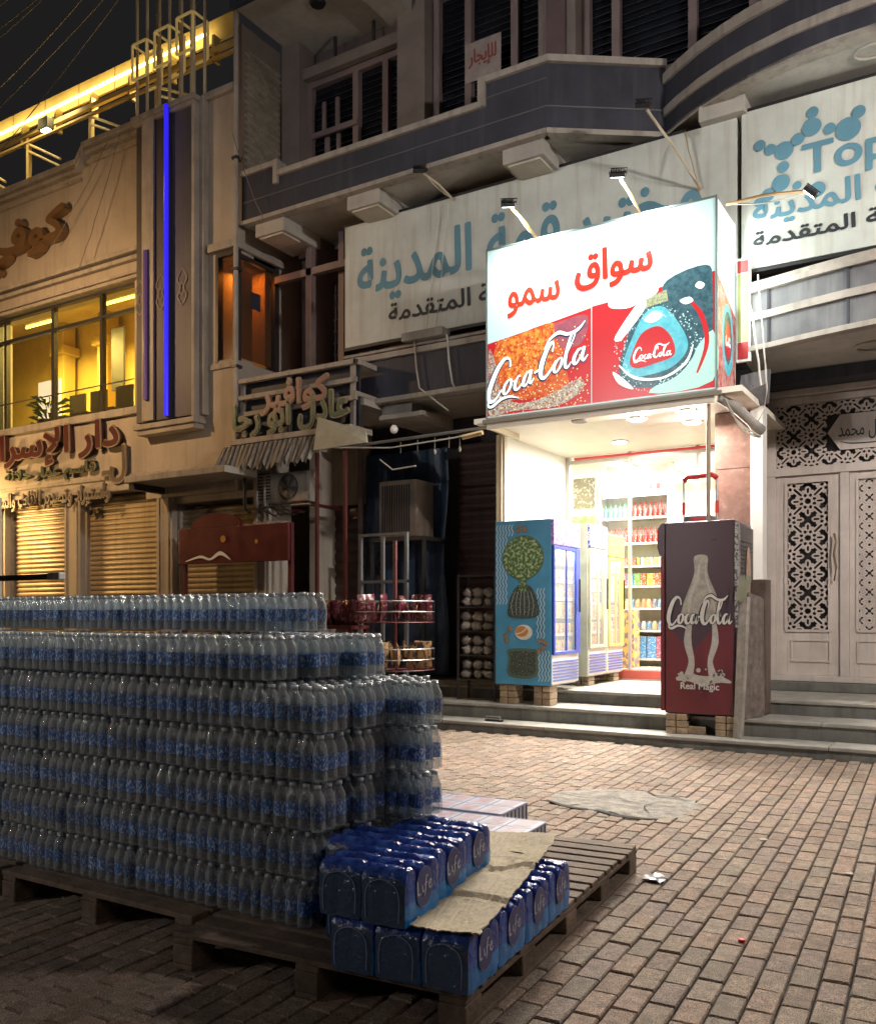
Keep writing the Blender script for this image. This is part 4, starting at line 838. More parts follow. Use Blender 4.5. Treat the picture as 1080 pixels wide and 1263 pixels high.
art(fr, 'bottle_neck', MINT, [(.32, 1.1), (.42, 1.1), (.41, 1.3), (.33, 1.3)], pc, .007)
gb = smooth_poly([(.20, .80), (.54, .80), (.57, .95), (.50, 1.12), (.42, 1.18), (.32, 1.18), (.24, 1.10), (.18, .95)], 4)
art(fr, 'dark_bottle', DKG, gb, pc, .005)
b = MB()
for k in range(6): b.ribbon(fr, [(.24 + k * .05, .82), (.22 + k * .058, .95), (.27 + k * .04, 1.1)], .004, .007)
b.build('bottle_line', WAVE, pc)
art(fr, 'globe_white', mat('globe_white', (.6, .6, .55), .4, bump=0), circle(.38, .62, .115, .09), pc, .005)
art(fr, 'globe_orange', mat('globe_orange', (.5, .22, .06), .4, bump=0), circle(.355, .63, .085, .062), pc, .0065)
MB().ribbon(fr, [(.28, .6), (.36, .62), (.42, .67)], .014, .008).build('globe_band', MATS['globe_white'], pc)
art(fr, 'glass_square_rim', OLV, smooth_poly([(.19, .10), (.54, .10), (.56, .34), (.55, .42), (.19, .42), (.18, .3)], 4), pc, .004)
art(fr, 'glass_square', DKG, smooth_poly([(.22, .13), (.51, .13), (.53, .33), (.52, .39), (.22, .39), (.21, .3)], 4), pc, .0055)
SPICE = mat('spice_print', (.28, .16, .07), .5, var=.5, vs=40, bump=0)
for (x, z) in ((.20, .66), (.14, .58), (.16, .52), (.60, .52), (.63, .44), (.58, .40), (.66, .50), (.34, 1.86), (.40, 1.83), (.30, 1.82)): art(fr, 'spice_star', SPICE, [(x + (.05 if k % 2 == 0 else .018) * math.cos(k * math.pi / 5 + x * 9), z + (.05 if k % 2 == 0 else .018) * math.sin(k * math.pi / 5 + x * 9)) for k in range(10)], pc, .006)
# brick piers under the blue cooler
BRP = mat('pier_brick', (.30, .22, .14), .85, var=.35, vs=14, bump=.8, bs=60, rand=.2)
def piers(spots, z0, courses, label, h=.07):
    for i, (x, y) in enumerate(spots):
        t = thing('brick_pier', label[i], 'bricks', (x, y, z0), group='brick piers under the coolers')
        for k in range(courses):
            for s_ in (-1, 1): MB().box(s_ * .055 - .05, s_ * .055 + .05, -.10, .10, k * h + .002, k * h + h - .004).build('brick', BRP, t, local=True, bevel=.006)
piers([(-4.90, 9.68), (-4.45, 9.68), (-4.90, 10.2)], .285, 3, ['left front brick pier under the blue drinks cooler', 'right front brick pier under the blue drinks cooler', 'rear brick pier under the blue drinks cooler'], .078)
piers([(-4.45, 10.85), (-4.45, 11.75)], .44, 2, ['brick pier under the second drinks cooler', 'brick pier under the cream drinks cooler'], .06)

# ---- red drinks fridge at the right of the steps
cx0, cx1, cy0, cy1, cz0, cz1 = -2.90, -2.19, 9.28, 10.02, .32, 2.31
cf = thing('drinks_fridge', 'tall dark red drinks fridge with printed bottle and white script on its side', 'fridge', ((cx0 + cx1) / 2, 9.65, cz0))
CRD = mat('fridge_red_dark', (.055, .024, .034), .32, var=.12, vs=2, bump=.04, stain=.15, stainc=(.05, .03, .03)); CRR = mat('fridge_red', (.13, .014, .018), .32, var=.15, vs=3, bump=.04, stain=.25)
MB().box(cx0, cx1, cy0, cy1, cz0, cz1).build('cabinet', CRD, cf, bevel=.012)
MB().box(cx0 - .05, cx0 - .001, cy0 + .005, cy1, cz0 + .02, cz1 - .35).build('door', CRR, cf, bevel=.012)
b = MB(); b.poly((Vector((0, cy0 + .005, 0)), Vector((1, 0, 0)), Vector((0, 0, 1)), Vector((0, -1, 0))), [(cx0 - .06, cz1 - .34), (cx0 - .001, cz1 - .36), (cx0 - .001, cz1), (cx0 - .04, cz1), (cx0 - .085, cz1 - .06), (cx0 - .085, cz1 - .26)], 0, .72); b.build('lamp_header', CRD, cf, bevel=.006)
fr = frame((cx0, cy0, cz0)); Wc, Hc = cx1 - cx0, cz1 - cz0
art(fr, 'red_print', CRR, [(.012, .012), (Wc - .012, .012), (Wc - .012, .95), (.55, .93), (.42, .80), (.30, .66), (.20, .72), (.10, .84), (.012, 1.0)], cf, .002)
BOTM = mat('bottle_print', (.33, .315, .26), .4, var=.35, vs=16, bump=0); BOT2 = mat('bottle_print_light', (.42, .40, .36), .4, var=.2, vs=20, bump=0)
art(fr, 'bottle_print', BOTM, smooth_poly([(.31, 1.63), (.44, 1.63), (.44, 1.50), (.46, 1.40), (.52, 1.26), (.56, 1.12), (.55, .98), (.20, .98), (.19, 1.12), (.24, 1.26), (.30, 1.42), (.31, 1.50)], 3), cf, .004)
b = MB()
b.ribbon(fr, [(.36, 1.55), (.34, 1.40), (.27, 1.22), (.25, 1.05)], [.01, .03, .04, .02], .0055); b.ribbon(fr, [(.42, 1.55), (.43, 1.4), (.49, 1.2), (.52, 1.05)], [.008, .02, .025, .01], .0055)
b.ribbon(fr, [(.26, .95), (.24, .75), (.28, .55), (.25, .40)], [.05, .08, .06, .09], .0045); b.ribbon(fr, [(.51, .95), (.52, .75), (.47, .55), (.50, .40)], [.04, .07, .05, .09], .0045)
b.ribbon(fr, [(.12, .36), (.25, .38), (.40, .35), (.55, .37), (.68, .345)], [.03, .08, .1, .07, .02], .0065)
for k in range(26): x = random.uniform(.13, .62); z = random.uniform(.33, .47); b.poly(fr, circle(x, z, random.uniform(.008, .025), None, 7), .0075)
b.build('splash_print', BOT2, cf)
# flowing script lettering, drawn as pen strokes in a 10 x 3 box
SCRIPT = [
 ([(2.05, 2.15), (1.95, 2.65), (1.45, 2.85), (.85, 2.45), (.35, 1.65), (.15, .95), (.35, .45), (.85, .4), (1.45, .9)], [.10, .12, .22, .30, .34, .32, .26, .16, .08]),
 ([(.2, .55), (.25, .15), (.7, .05), (1.5, .28), (2.4, .2), (3.3, -.15)], [.08, .14, .2, .2, .14, .04]),
 ([(2.1, 1.35), (1.72, 1.1), (1.66, .65), (1.95, .5), (2.3, .85), (2.32, 1.25), (2.1, 1.35)], [.1, .2, .22, .12, .2, .18, .1]),
 ([(2.3, 1.2), (2.6, 1.1), (2.9, 1.2)], [.06, .06, .06]),
 ([(3.2, 1.3), (2.95, 1.25), (2.75, .9), (2.82, .55), (3.15, .5), (3.5, .8)], [.14, .14, .24, .24, .14, .06]),
 ([(4.1, 1.3), (3.8, 1.25), (3.58, .9), (3.62, .55), (3.9, .55), (4.15, 1.0), (4.25, 1.35), (4.15, .8), (4.3, .5), (4.6, .75)], [.1, .16, .24, .22, .12, .12, .2, .22, .16, .05]),
 ([(4.55, 1.05), (5.05, 1.12)], [.14, .14]),
 ([(6.1, 1.9), (6.15, 2.35), (5.9, 2.5), (5.5, 2.1), (5.2, 1.4), (5.2, .75), (5.55, .45), (6.1, .75), (6.5, 1.25)], [.08, .14, .2, .3, .34, .3, .22, .14, .06]),
 ([(5.3, 2.25), (5.7, 2.75), (6.5, 2.95), (7.4, 2.6), (8.3, 2.6), (8.9, 2.95)], [.05, .16, .24, .2, .2, .05]),
 ([(6.85, 1.3), (6.5, 1.05), (6.45, .65), (6.72, .5), (7.05, .8), (7.08, 1.2), (6.85, 1.3)], [.1, .2, .22, .12, .18, .16, .1]),
 ([(7.1, .9), (7.6, 1.5), (8.05, 2.3), (7.95, 2.6), (7.65, 2.2), (7.42, 1.2), (7.5, .6), (7.75, .5), (8.0, .75)], [.05, .08, .1, .1, .18, .24, .22, .14, .05]),
 ([(8.95, 1.3), (8.55, 1.28), (8.25, .92), (8.3, .55), (8.6, .55), (8.95, 1.0), (9.1, 1.35), (8.98, .8), (9.15, .5), (9.5, .75)], [.1, .16, .24, .22, .12, .12, .2, .22, .16, .05])]
def script(fr, x0, z0, w_, h_, m, parent, off, name='script_lettering', fat=1.0, slant=0.0, rise=0.0):
    b = MB(); sx = w_ / 9.5; sz = h_ / 3.1
    for k, (pts, wd) in enumerate(SCRIPT): b.ribbon(fr, [(x0 + x * sx + slant * z * sz, z0 + z * sz + rise * x * sx) for x, z in pts], [q * fat * (sx + sz) / 2 for q in wd], off + k * .0002, sub=6)
    return b.build(name, m, parent)
script(fr, .03, .88, .66, .36, BLACK, cf, .0065, 'script_shadow', 2.3); script(fr, .03, .88, .66, .36, mat('script_white', (.62, .6, .56), .4, bump=0), cf, .0095, fat=1.35)
text('Real Magic', fr, .17, .56, .24, .325, MATS['script_white'], cf, off=.012, bold=.02, ar=False)
# back of the fridge: grille plates and condenser
MB().box(cx1, cx1 + .03, cy0 + .03, cy1 - .03, cz0 + .6, cz1 - .05).build('back_panel', mat('scratched_tin', (.14, .12, .12), .5, metal=.4, stain=.3), cf)
MB().box(cx1 + .001, cx1 + .035, cy0 + .001, cy0 + .10, cz0 + .9, cz1 - .03).build('sticker_strip', printed('grey_labels', (.35, .34, .32), (.08, .08, .08), 40, .5), cf)
b = MB()
for k in range(26): b.box(cx1 + .031, cx1 + .036, cy0 + .14, cy1 - .08, cz0 + .65 + k * .045, cz0 + .655 + k * .045)
b.build('condenser_rows', BLACK, cf, kind='stuff')
piers([(cx0 + .12, 9.36), (cx1 - .08, 9.36)], .11, 3, ['left brick pier under the dark red fridge', 'right brick pier under the dark red fridge'], .07)
t = thing('loose_brick', 'single flat brick beside the left pier of the red fridge', 'brick', (-2.6, 9.38, .11)); MB().box(-.11, .11, -.06, .06, 0, .08).build('brick', BRP, t, local=True, bevel=.008)
# things leaning on the right of the fridge
t = thing('leaning_board', 'long weathered board leaning upright against the back of the red fridge', 'board', (-2.1, 9.2, .11))
b = MB(); b.add([(-2.19, 9.22, .02 + .09), (-2.11, 9.18, .11), (-2.06, 9.26, 1.52), (-2.15, 9.30, 1.54), (-2.17, 9.26, .11), (-2.09, 9.23, .11), (-2.04, 9.31, 1.52), (-2.13, 9.34, 1.54)], [(0, 1, 2, 3), (7, 6, 5, 4), (1, 5, 6, 2), (4, 0, 3, 7), (3, 2, 6, 7), (0, 4, 5, 1)]); b.build('board', mat('weathered_board', (.30, .28, .25), .7, var=.4, vs=9, stain=.5), t)
t = thing('folded_panel', 'scratched grey folded panel standing behind the leaning board', 'panel', (-2.0, 9.45, .11)); 
b = MB(); b.add([(-2.14, 9.40, .285), (-2.01, 9.72, .30), (-2.03, 9.76, 1.52), (-2.12, 9.44, 1.58)], [(0, 1, 2, 3)]); b.add([(-2.12, 9.42, .285), (-1.99, 9.74, .30), (-2.01, 9.78, 1.52), (-2.10, 9.46, 1.58)], [(3, 2, 1, 0)]); b.build('panel', mat('scratched_panel', (.17, .14, .12), .5, var=.5, vs=12, stain=.5), t)
t = thing('cloth', 'green and white cloth tucked behind the fridge on the leaning board', 'cloth', (-2.1, 9.2, 1.5))
b = MB()
for k in range(4): b.ribbon(frame((-2.15 + k * .02, 9.20 + k * .02, 1.38)), [(0, .10), (.02, .2), (.035 + .006 * k, .3), (.05, .36)], [.015, .03, .03, .015], 0)
b.build('cloth', mat('green_cloth', (.26, .27, .19), .8), t)
t = thing('oval_tag', 'pale oval badge fixed on the back of the red fridge', 'badge', (cx1 + .045, 9.75, 1.85)); b = MB(); b.poly(frame((cx1 + .05, 9.70, 1.78), '+x'), circle(0, 0, .08, .27, 20), 0, .01); b.build('badge', mat('badge_face', (.45, .30, .22), .5, var=.3, vs=14), t)
t = thing('storage_cabinet', 'low dark brown cabinet between the red fridge and the grille door', 'cabinet', (-1.9, 10.4, .44))
MB().box(-2.17, -2.0, 9.86, 10.1, .30, 1.72).build('body', mat('brown_cabinet', (.12, .085, .07), .5, var=.4, vs=7, stain=.4), t, bevel=.01); MB().box(-2.16, -2.01, 9.845, 9.859, .4, 1.6).build('door', MATS['brown_cabinet'], t)
# trolley frame with red handle on top of the fridge
t = thing('basket_frame', 'steel carrier with red plastic handle standing on the dark red fridge', 'carrier', (-2.62, 9.6, cz1))
RDP = mat('red_handle_plastic', (.5, .02, .02), .35, bump=.02)
MB().tube([(-2.80, 9.62, 2.78), (-2.76, 9.62, 2.82), (-2.5, 9.62, 2.83), (-2.45, 9.62, 2.79)], .03, 8).build('handle', RDP, t, smooth=True)
for x in (-2.80, -2.45): MB().tube([(x, 9.62, cz1), (x, 9.62, 2.78)], .012, 6).build('leg', STEEL, t); MB().tube([(x, 9.62, 2.42), (x, 9.62, 2.55)], .022, 6).build('red_sleeve', RDP, t)
MB().box(-2.77, -2.48, 9.52, 9.74, cz1 + .001, cz1 + .09).build('base', mat('grey_plastic', (.12, .12, .12), .4), t, bevel=.02); MB().box(-2.70, -2.55, 9.51, 9.519, cz1 + .03, cz1 + .06).build('red_label', RDP, t)

# ================================================================== LIT BOX SIGN
bx0, bx1, by0, by1, bz0, bz1 = -5.03, -2.37, 9.30, 10.1, 3.64, 5.62
bs_ = thing('box_sign', 'large glowing box sign over the shop with red soda advert and orange Arabic letters', 'sign', ((bx0 + bx1) / 2, 9.7, bz0))
LIT = backlit('lit_white_film', (.66, .93, .88), .36)
SIDE = backlit('lit_white_side', (.80, .95, .90), .8)
MB().box(bx0 + .01, bx1 - .01, by0 + .004, by0 + .012, bz0 + .01, bz1 - .01).build('front_film', LIT, bs_)
MB().box(bx1 - .012, bx1 - .002, by0 + .02, by1, bz0 + .01, bz1 - .01).build('side_film', SIDE, bs_)
MB().box(bx0, bx1 - .02, by0 + .014, by1, bz0, bz0 + .009).box(bx0 + .0, bx0 + .009, by0 + .014, by1, bz0 + .01, bz1 - .01).box(bx0, bx1 - .02, by1, by1 + .01, bz0, bz1).box(bx0, bx1 - .02, by0 + .014, by1, bz1 - .009, bz1).build('casing', mat('sign_casing', (.35, .36, .35), .4, metal=.5), bs_)
EDG = mat('sign_edge_metal', (.22, .26, .25), .35, metal=.6)
MB().box(bx1 - .012, bx1 + .006, by0 - .01, by0 + .018, bz0 - .01, bz1 + .01).box(bx0 - .006, bx0 + .012, by0 - .01, by0 + .018, bz0 - .01, bz1 + .01).box(bx0 + .012, bx1 - .012, by0 - .008, by0 + .016, bz1 - .012, bz1 + .008).box(bx0 + .012, bx1 - .012, by0 - .008, by0 + .016, bz0 - .008, bz0 + .012).build('edge_trim', EDG, bs_)
MB().box(bx0 - .04, bx1 + .05, by0 - .03, by0 + .03, bz0 - .055, bz0 - .011).build('bottom_rail', mat('rail_brown', (.20, .17, .13), .5), bs_)
MB().box(bx1 + .0, bx1 + .05, by0 + .031, by1 + .1, bz0 - .055, bz0 - .011).build('side_rail', MATS['cream_trim'], bs_)
fr = frame((bx0, by0 + .004, bz0)); BW, BH = bx1 - bx0, bz1 - bz0
ORG = backlit('letter_orange', (.62, .022, .010), .5)
text('سواق', fr, 1.12, 1.98, 1.27, 1.70, ORG, bs_, off=.003, bold=.03)
text('أ', fr, 2.04, 2.12, 1.38, 1.72, backlit('letter_glare_wash', (.95, .62, .45), 1.2), bs_, off=.003, bold=.018)  # glare washing out this letter is put into its pale, brighter colour
text('سمو', fr, .28, .92, 1.14, 1.46, backlit('letter_orange2', (.68, .035, .014), .55), bs_, off=.003, bold=.022)
AR1 = backlit('ad_red', (.56, .018, .024), .46); AMB = backlit('ad_amber', (.60, .05, .02), .5, c2=(.85, .36, .05), ns=17); FIZ = backlit('ad_fizz', (.38, .09, .07), .45, c2=(.55, .60, .50), ns=34); DK = backlit('ad_dark', (.03, .09, .12), .35, c2=(.07, .16, .19), ns=14); TEAL = backlit('ad_teal', (.08, .42, .52), .55, c2=(.14, .54, .6), ns=9); WHT = backlit('ad_white', (.85, .95, .9), 1.0); GRN = backlit('ad_pale_green', (.35, .62, .5), .8)
art(fr, 'advert_left', AR1, [(.012, .03), (1.30, .03), (1.30, 1.08), (.7, .98), (.012, .88)], bs_, .0025)
for ai, sh in enumerate(([(.22, .62), (.40, .60), (.42, .90), (.22, .88)], [(.44, .66), (.66, .62), (.70, .93), (.46, .92)], [(.70, .58), (.84, .60), (.86, .96), (.73, .95)], [(.26, .34), (.5, .36), (.46, .58), (.24, .56)], [(.52, .42), (.78, .36), (.82, .56), (.54, .60)], [(.14, .70), (.2, .66), (.2, .86), (.15, .86)])):
    art(fr, 'ice_highlight', AMB, smooth_poly(sh, 3), bs_, .0035 + ai * .00003)
art(fr, 'amber_liquid', backlit('ad_deep_amber', (.55, .06, .02), .5, c2=(.75, .16, .03), ns=12), smooth_poly([(.10, .25), (.95, .2), (1.0, .5), (.9, .98), (.3, .90), (.12, .85)], 4), bs_, .0030)
art(fr, 'pale_corner', FIZ, smooth_poly([(.03, .05), (.3, .06), (.9, .05), (1.2, .2), (1.15, .32), (.7, .16), (.35, .16), (.16, .4), (.12, .62), (.03, .8)], 4), bs_, .0038)
art(fr, 'dark_smudge', backlit('ad_plum', (.28, .08, .12), .5, c2=(.45, .1, .12), ns=10), smooth_poly([(.95, .7), (1.2, .72), (1.26, 1.0), (1.0, 1.0), (.86, .95)], 4), bs_, .0036)
b = MB()
for k in range(420):
    x = random.uniform(.03, 1.27); z = random.uniform(.04, .34) if k % 3 else random.uniform(.3, .92); r = random.uniform(.003, .009)
    b.poly(fr, circle(x, z, r, r, 5), .0048)
b.build('fizz_bubbles', backlit('ad_bubble', (.85, .7, .35), .8), bs_, kind='stuff')
BLUS = backlit('ad_script_shade', (.04, .05, .12), .3)
script(fr, -.02, .10, 1.27, .56, BLUS, bs_, .005, 'script_shadow', 1.7, slant=.12, rise=.26); script(fr, -.01, .11, 1.26, .56, WHT, bs_, .0078, fat=1.05, slant=.12, rise=.26)
art(fr, 'advert_right', AR1, [(1.31, .03), (BW - .02, .03), (BW - .02, 1.22), (1.9, 1.14), (1.31, 1.09)], bs_, .0025)
art(fr, 'advert_background', DK, smooth_poly([(2.1, 1.0), (2.15, 1.22), (2.55, 1.30), (2.62, 1.1), (2.62, .5), (2.6, .1), (2.2, .06), (1.95, .15), (2.2, .5)], 4), bs_, .0035)
art(fr, 'pale_streak', GRN, smooth_poly([(1.95, .06), (2.62, .10), (2.62, .62), (2.3, .28)], 4), bs_, .0042)
art(fr, 'bottle_ring_outer', DK, smooth_poly([(1.62, .35), (1.72, .72), (1.85, .98), (2.2, 1.0), (2.42, .68), (2.44, .42), (2.25, .2), (1.95, .12), (1.72, .18)], 5), bs_, .005)
art(fr, 'bottle_ring', TEAL, smooth_poly([(1.66, .38), (1.78, .70), (1.92, .92), (2.12, .94), (2.32, .66), (2.36, .46), (2.2, .30), (1.95, .25), (1.75, .26)], 5), bs_, .0062)
art(fr, 'red_cap', AR1, smooth_poly([(1.74, .42), (1.84, .66), (1.95, .74), (2.08, .74), (2.2, .60), (2.22, .42), (2.0, .36), (1.82, .34)], 5), bs_, .0074)
art(fr, 'bottle_mouth', backlit('ad_olive', (.2, .24, .15), .6, c2=(.45, .45, .25), ns=40), [(1.86, .96), (2.16, 1.0), (2.14, 1.12), (1.9, 1.06)], bs_, .0064)
b = MB()
for sh in ([(1.5, 1.06), (1.7, 1.0), (1.86, 1.04), (2.05, 1.12), (1.98, 1.3), (1.6, 1.25)], [(1.58, .72), (1.62, .66), (1.7, .72), (1.92, .98), (1.84, 1.04)], [(2.28, .98), (2.34, .93), (2.42, .95), (2.38, 1.0)], [(2.44, 1.1), (2.5, 1.06), (2.54, 1.1), (2.48, 1.14)], [(1.55, .34), (1.62, .2), (1.78, .12), (1.7, .22)], [(1.9, .84), (2.0, .80), (2.1, .86), (2.0, .92)]): b.poly(fr, smooth_poly(sh, 4), .0066)
b.build('splash', WHT, bs_)
b = MB()
for k in range(260):
    a_ = random.uniform(0, 6.28); rr_ = random.uniform(.34, .48); x = 2.03 + rr_ * 1.0 * math.cos(a_); z = .52 + rr_ * .98 * math.sin(a_); q = random.uniform(.003, .010)
    if x < 2.6 and z > .05: b.poly(fr, circle(x, z, q, q, 6), .0069)
b.build('droplets', backlit('ad_droplet', (.45, .7, .7), .6), bs_, kind='stuff')
MB().ribbon(fr, [(2.46, .2), (2.56, .5), (2.5, .8), (2.35, 1.0)], [.02, .05, .05, .02], .0044).build('red_reflection', AR1, bs_)
MB().ribbon(fr, [(1.62, .4), (1.8, .24), (2.1, .2), (2.34, .32), (2.42, .5)], [.01, .03, .02, .03, .01], .0078).build('ring_glint', WHT, bs_)
script(fr, 1.78, .40, .42, .17, WHT, bs_, .0085, fat=1.3)
frs = frame((bx1 - .002, by0 + .02, bz0), '+x')
art(frs, 'side_advert', backlit('ad_side', (.45, .08, .08), .6, c2=(.5, .3, .25), ns=8), [(.01, .02), (.76, .02), (.76, .95), (.4, 1.08), (.01, 1.2)], bs_, .003)
art(frs, 'side_ring', TEAL, circle(.42, .62, .24, .38, 24), bs_, .0045); art(frs, 'side_ring_inner', DK, circle(.42, .64, .17, .28, 24), bs_, .0058); art(frs, 'side_cap', AR1, circle(.42, .62, .12, .2, 24), bs_, .007); script(frs, .32, .54, .2, .12, WHT, bs_, .0085, fat=1.3)
arealight('sign_glow', ((bx0 + bx1) / 2, by0 - .06, bz0 + 1.1), 2.5, 800, (1, .90, .78), (0, -1, -.12), 1.7)
arealight('sign_side_glow', (bx1 + .05, 9.7, bz0 + 1.3), .7, 22, (.92, 1, .95), (1, -.1, 0), 1.3)
# small hanging sign behind the box sign
t = thing('small_panel_sign', 'narrow yellow-green panel sign just right of the box sign', 'sign', (-2.25, 10.02, 4.1)); MB().box(-2.34, -2.19, 10.0, 10.04, 4.08, 5.2).build('frame', WHITE, t); b = MB().box(-2.325, -2.215, 9.994, 9.999, 4.3, 5.03); b.build('face', mat('olive_face', (.34, .42, .12), .4, var=.2), t); MB().box(-2.325, -2.215, 9.993, 9.998, 5.04, 5.17).box(-2.325, -2.215, 9.993, 9.998, 4.11, 4.29).build('red_band', MATS['red_plastic'], t)
# bundle under the box sign's right end
t = thing('cable_bundle', 'taped bundle of grey cloth and cables at the lower right end of the box sign', 'cables', (-2.3, 9.6, 3.5))
MB().tube([(-2.36, 9.33, 3.56), (-2.24, 9.5, 3.50), (-2.12, 9.72, 3.36), (-2.06, 9.85, 3.28)], [.04, .06, .05, .07], 8).build('wrap', mat('grey_wrap', (.3, .28, .25), .8, bump=.8, bs=30), t, smooth=True)
for k in range(3): MB().tube(wavy((-2.33 + k * .02, 9.32, 3.55), (-2.05, 9.8 + .03 * k, 3.22), .06 + .03 * k, 10, .008), .008, 5).build('cable', WIREW, t)
MB().tube(wavy((-2.06, 9.75, 4.9), (-1.98, 9.8, 3.7), -.0, 10, .01) + [Vector((-2.02, 9.85, 3.5)), Vector((-2.1, 9.9, 3.4))], .009, 5).build('cable', WIREW, t)
MB().tube(wavy((-2.16, 9.78, 4.75), (-2.04, 9.8, 3.75), .0, 8, .01), .012, 5).build('cable', WIREW, t)
t = thing('wall_box', 'grey metal junction cover on the wall beside the box sign', 'box', (-2.1, 10.0, 3.8)); b = MB(); b.add([(-2.3, 9.95, 3.72), (-2.02, 9.95, 3.80), (-2.0, 9.95, 3.95), (-2.28, 9.95, 3.92), (-2.3, 10.1, 3.60), (-2.02, 10.1, 3.62), (-2.0, 10.1, 3.98), (-2.28, 10.1, 3.95)], [(0, 1, 2, 3), (7, 6, 5, 4), (0, 4, 5, 1), (1, 5, 6, 2), (2, 6, 7, 3), (3, 7, 4, 0)]); b.build('cover', GREYB, t)

# ---- floodlights on arms
def floodlight(label, a, b_, head, lit=False, tilt=0.5, armm=WIREY):
    lens = emit('lit_lens', (.9, 1, 1), 14) if armm is WIREY else mat('dead_lens', (.25, .25, .25), .2, bump=0)
    t = thing('floodlight', label, 'floodlight', a)
    MB().tube([a, Vector(a).lerp(Vector(b_), .5) + Vector((0, 0, .03)), b_], .016, 6).build('arm', armm, t)
    MB().tube(wavy(Vector(a) + Vector((.03, 0, 0)), Vector(b_) + Vector((.02, 0, 0)), .05, 8), .006, 4).build('cable', WIREW, t)
    x, y, z = head
    h = MB().box(-.11, .11, -.09, .09, -.03, .03).build('housing', BLACK, t, local=True, bevel=.006); h.scale = (.72,) * 3 if not lit else (.6,) * 3; h.location = Vector(head) - Vector(a); h.rotation_euler = (.55 if not lit else .3, .1 if not lit else .75, .25)
    for k in range(6): MB().box(-.10 + k * .035, -.094 + k * .035, -.08, .08, .0301, .07).build('cooling_fin', BLACK, h, local=True)
    MB().box(-.09, .09, -.07, .07, -.036, -.0301).build('lens', lens, h, local=True)
    MB().tube([(-.12, 0, 0), (-.13, 0, .08), (.13, 0, .08), (.12, 0, 0)], .008, 5).build('bracket', BLACK, h, local=True)
    return t
floodlight('black floodlight aimed down at the advert from the left arm above the box sign', (-4.38, 9.35, 5.60), (-4.46, 8.82, 5.80), (-4.47, 8.78, 5.83))
floodlight('black floodlight aimed down at the advert from the second arm above the box sign', (-3.17, 9.35, 5.60), (-3.22, 8.82, 5.80), (-3.23, 8.78, 5.84))
floodlight('pale floodlight on a long arm under the dark balcony, right of centre', (-2.75, 10.1, 6.1), (-3.12, 9.35, 6.74), (-3.14, 9.3, 6.77), armm=PM)
floodlight('small dark floodlight on a short arm at the top edge of the wide sign', (-5.95, 10.1, 6.75), (-6.04, 9.5, 6.87), (-6.05, 9.45, 6.89), armm=PM)
floodlight('lit floodlight on the tan arm reaching right from the box sign', (-2.30, 9.42, 5.56), (-1.44, 8.95, 5.30), (-1.42, 8.93, 5.27), lit=True)
arealight('flood_beam', (-1.50, 8.90, 5.16), .2, 26, (.95, .98, .95), (-.75, -.1, -1), .14)
arealight('flood_beam', (-4.46, 8.85, 5.77), .2, 27, (.93, 1, .97), (.12, .50, -.75), .14, spread=R(125))
arealight('flood_beam', (-3.22, 8.85, 5.77), .2, 27, (.93, 1, .97), (.05, .50, -.75), .14, spread=R(125))
for i, (a, b_) in enumerate((((-2.9, 10.0, 6.75), (-2.55, 9.5, 5.6)), ((-6.0, 10.05, 6.7), (-6.2, 10.05, 5.0)), ((-6.15, 10.05, 6.7), (-6.35, 10.05, 5.0)))):
    tag(MB().tube(wavy(a, b_, .02, 8, .01), .006, 4).build('cable', WIREW if i else WIREY), ('thin cable hanging from the pale floodlight to the box sign', 'left hanging cable across the blue letters of the wide sign', 'right hanging cable across the blue letters of the wide sign')[i], 'cable')
t = thing('junction_tray', 'grey box lying on the lower balcony rail under the wide sign', 'box', (-6.3, 9.9, 4.94)); MB().box(-6.62, -5.98, 9.86, 10.08, 4.945, 5.06).build('case', CONC, t, bevel=.02)
for i, x in enumerate((-6.45, -5.95)): tag(MB().tube([(x, 9.93, 4.95), (x + .03, 9.93, 4.6), (x + .08, 9.93, 4.32), (x + (.45 if i == 0 else .1), 10.05, 4.0 if i == 0 else 4.2)], .012, 6).build('cable', WIREW), ('left white cable drooping over the dark lower balcony', 'right white cable drooping over the dark lower balcony')[i], 'cable')

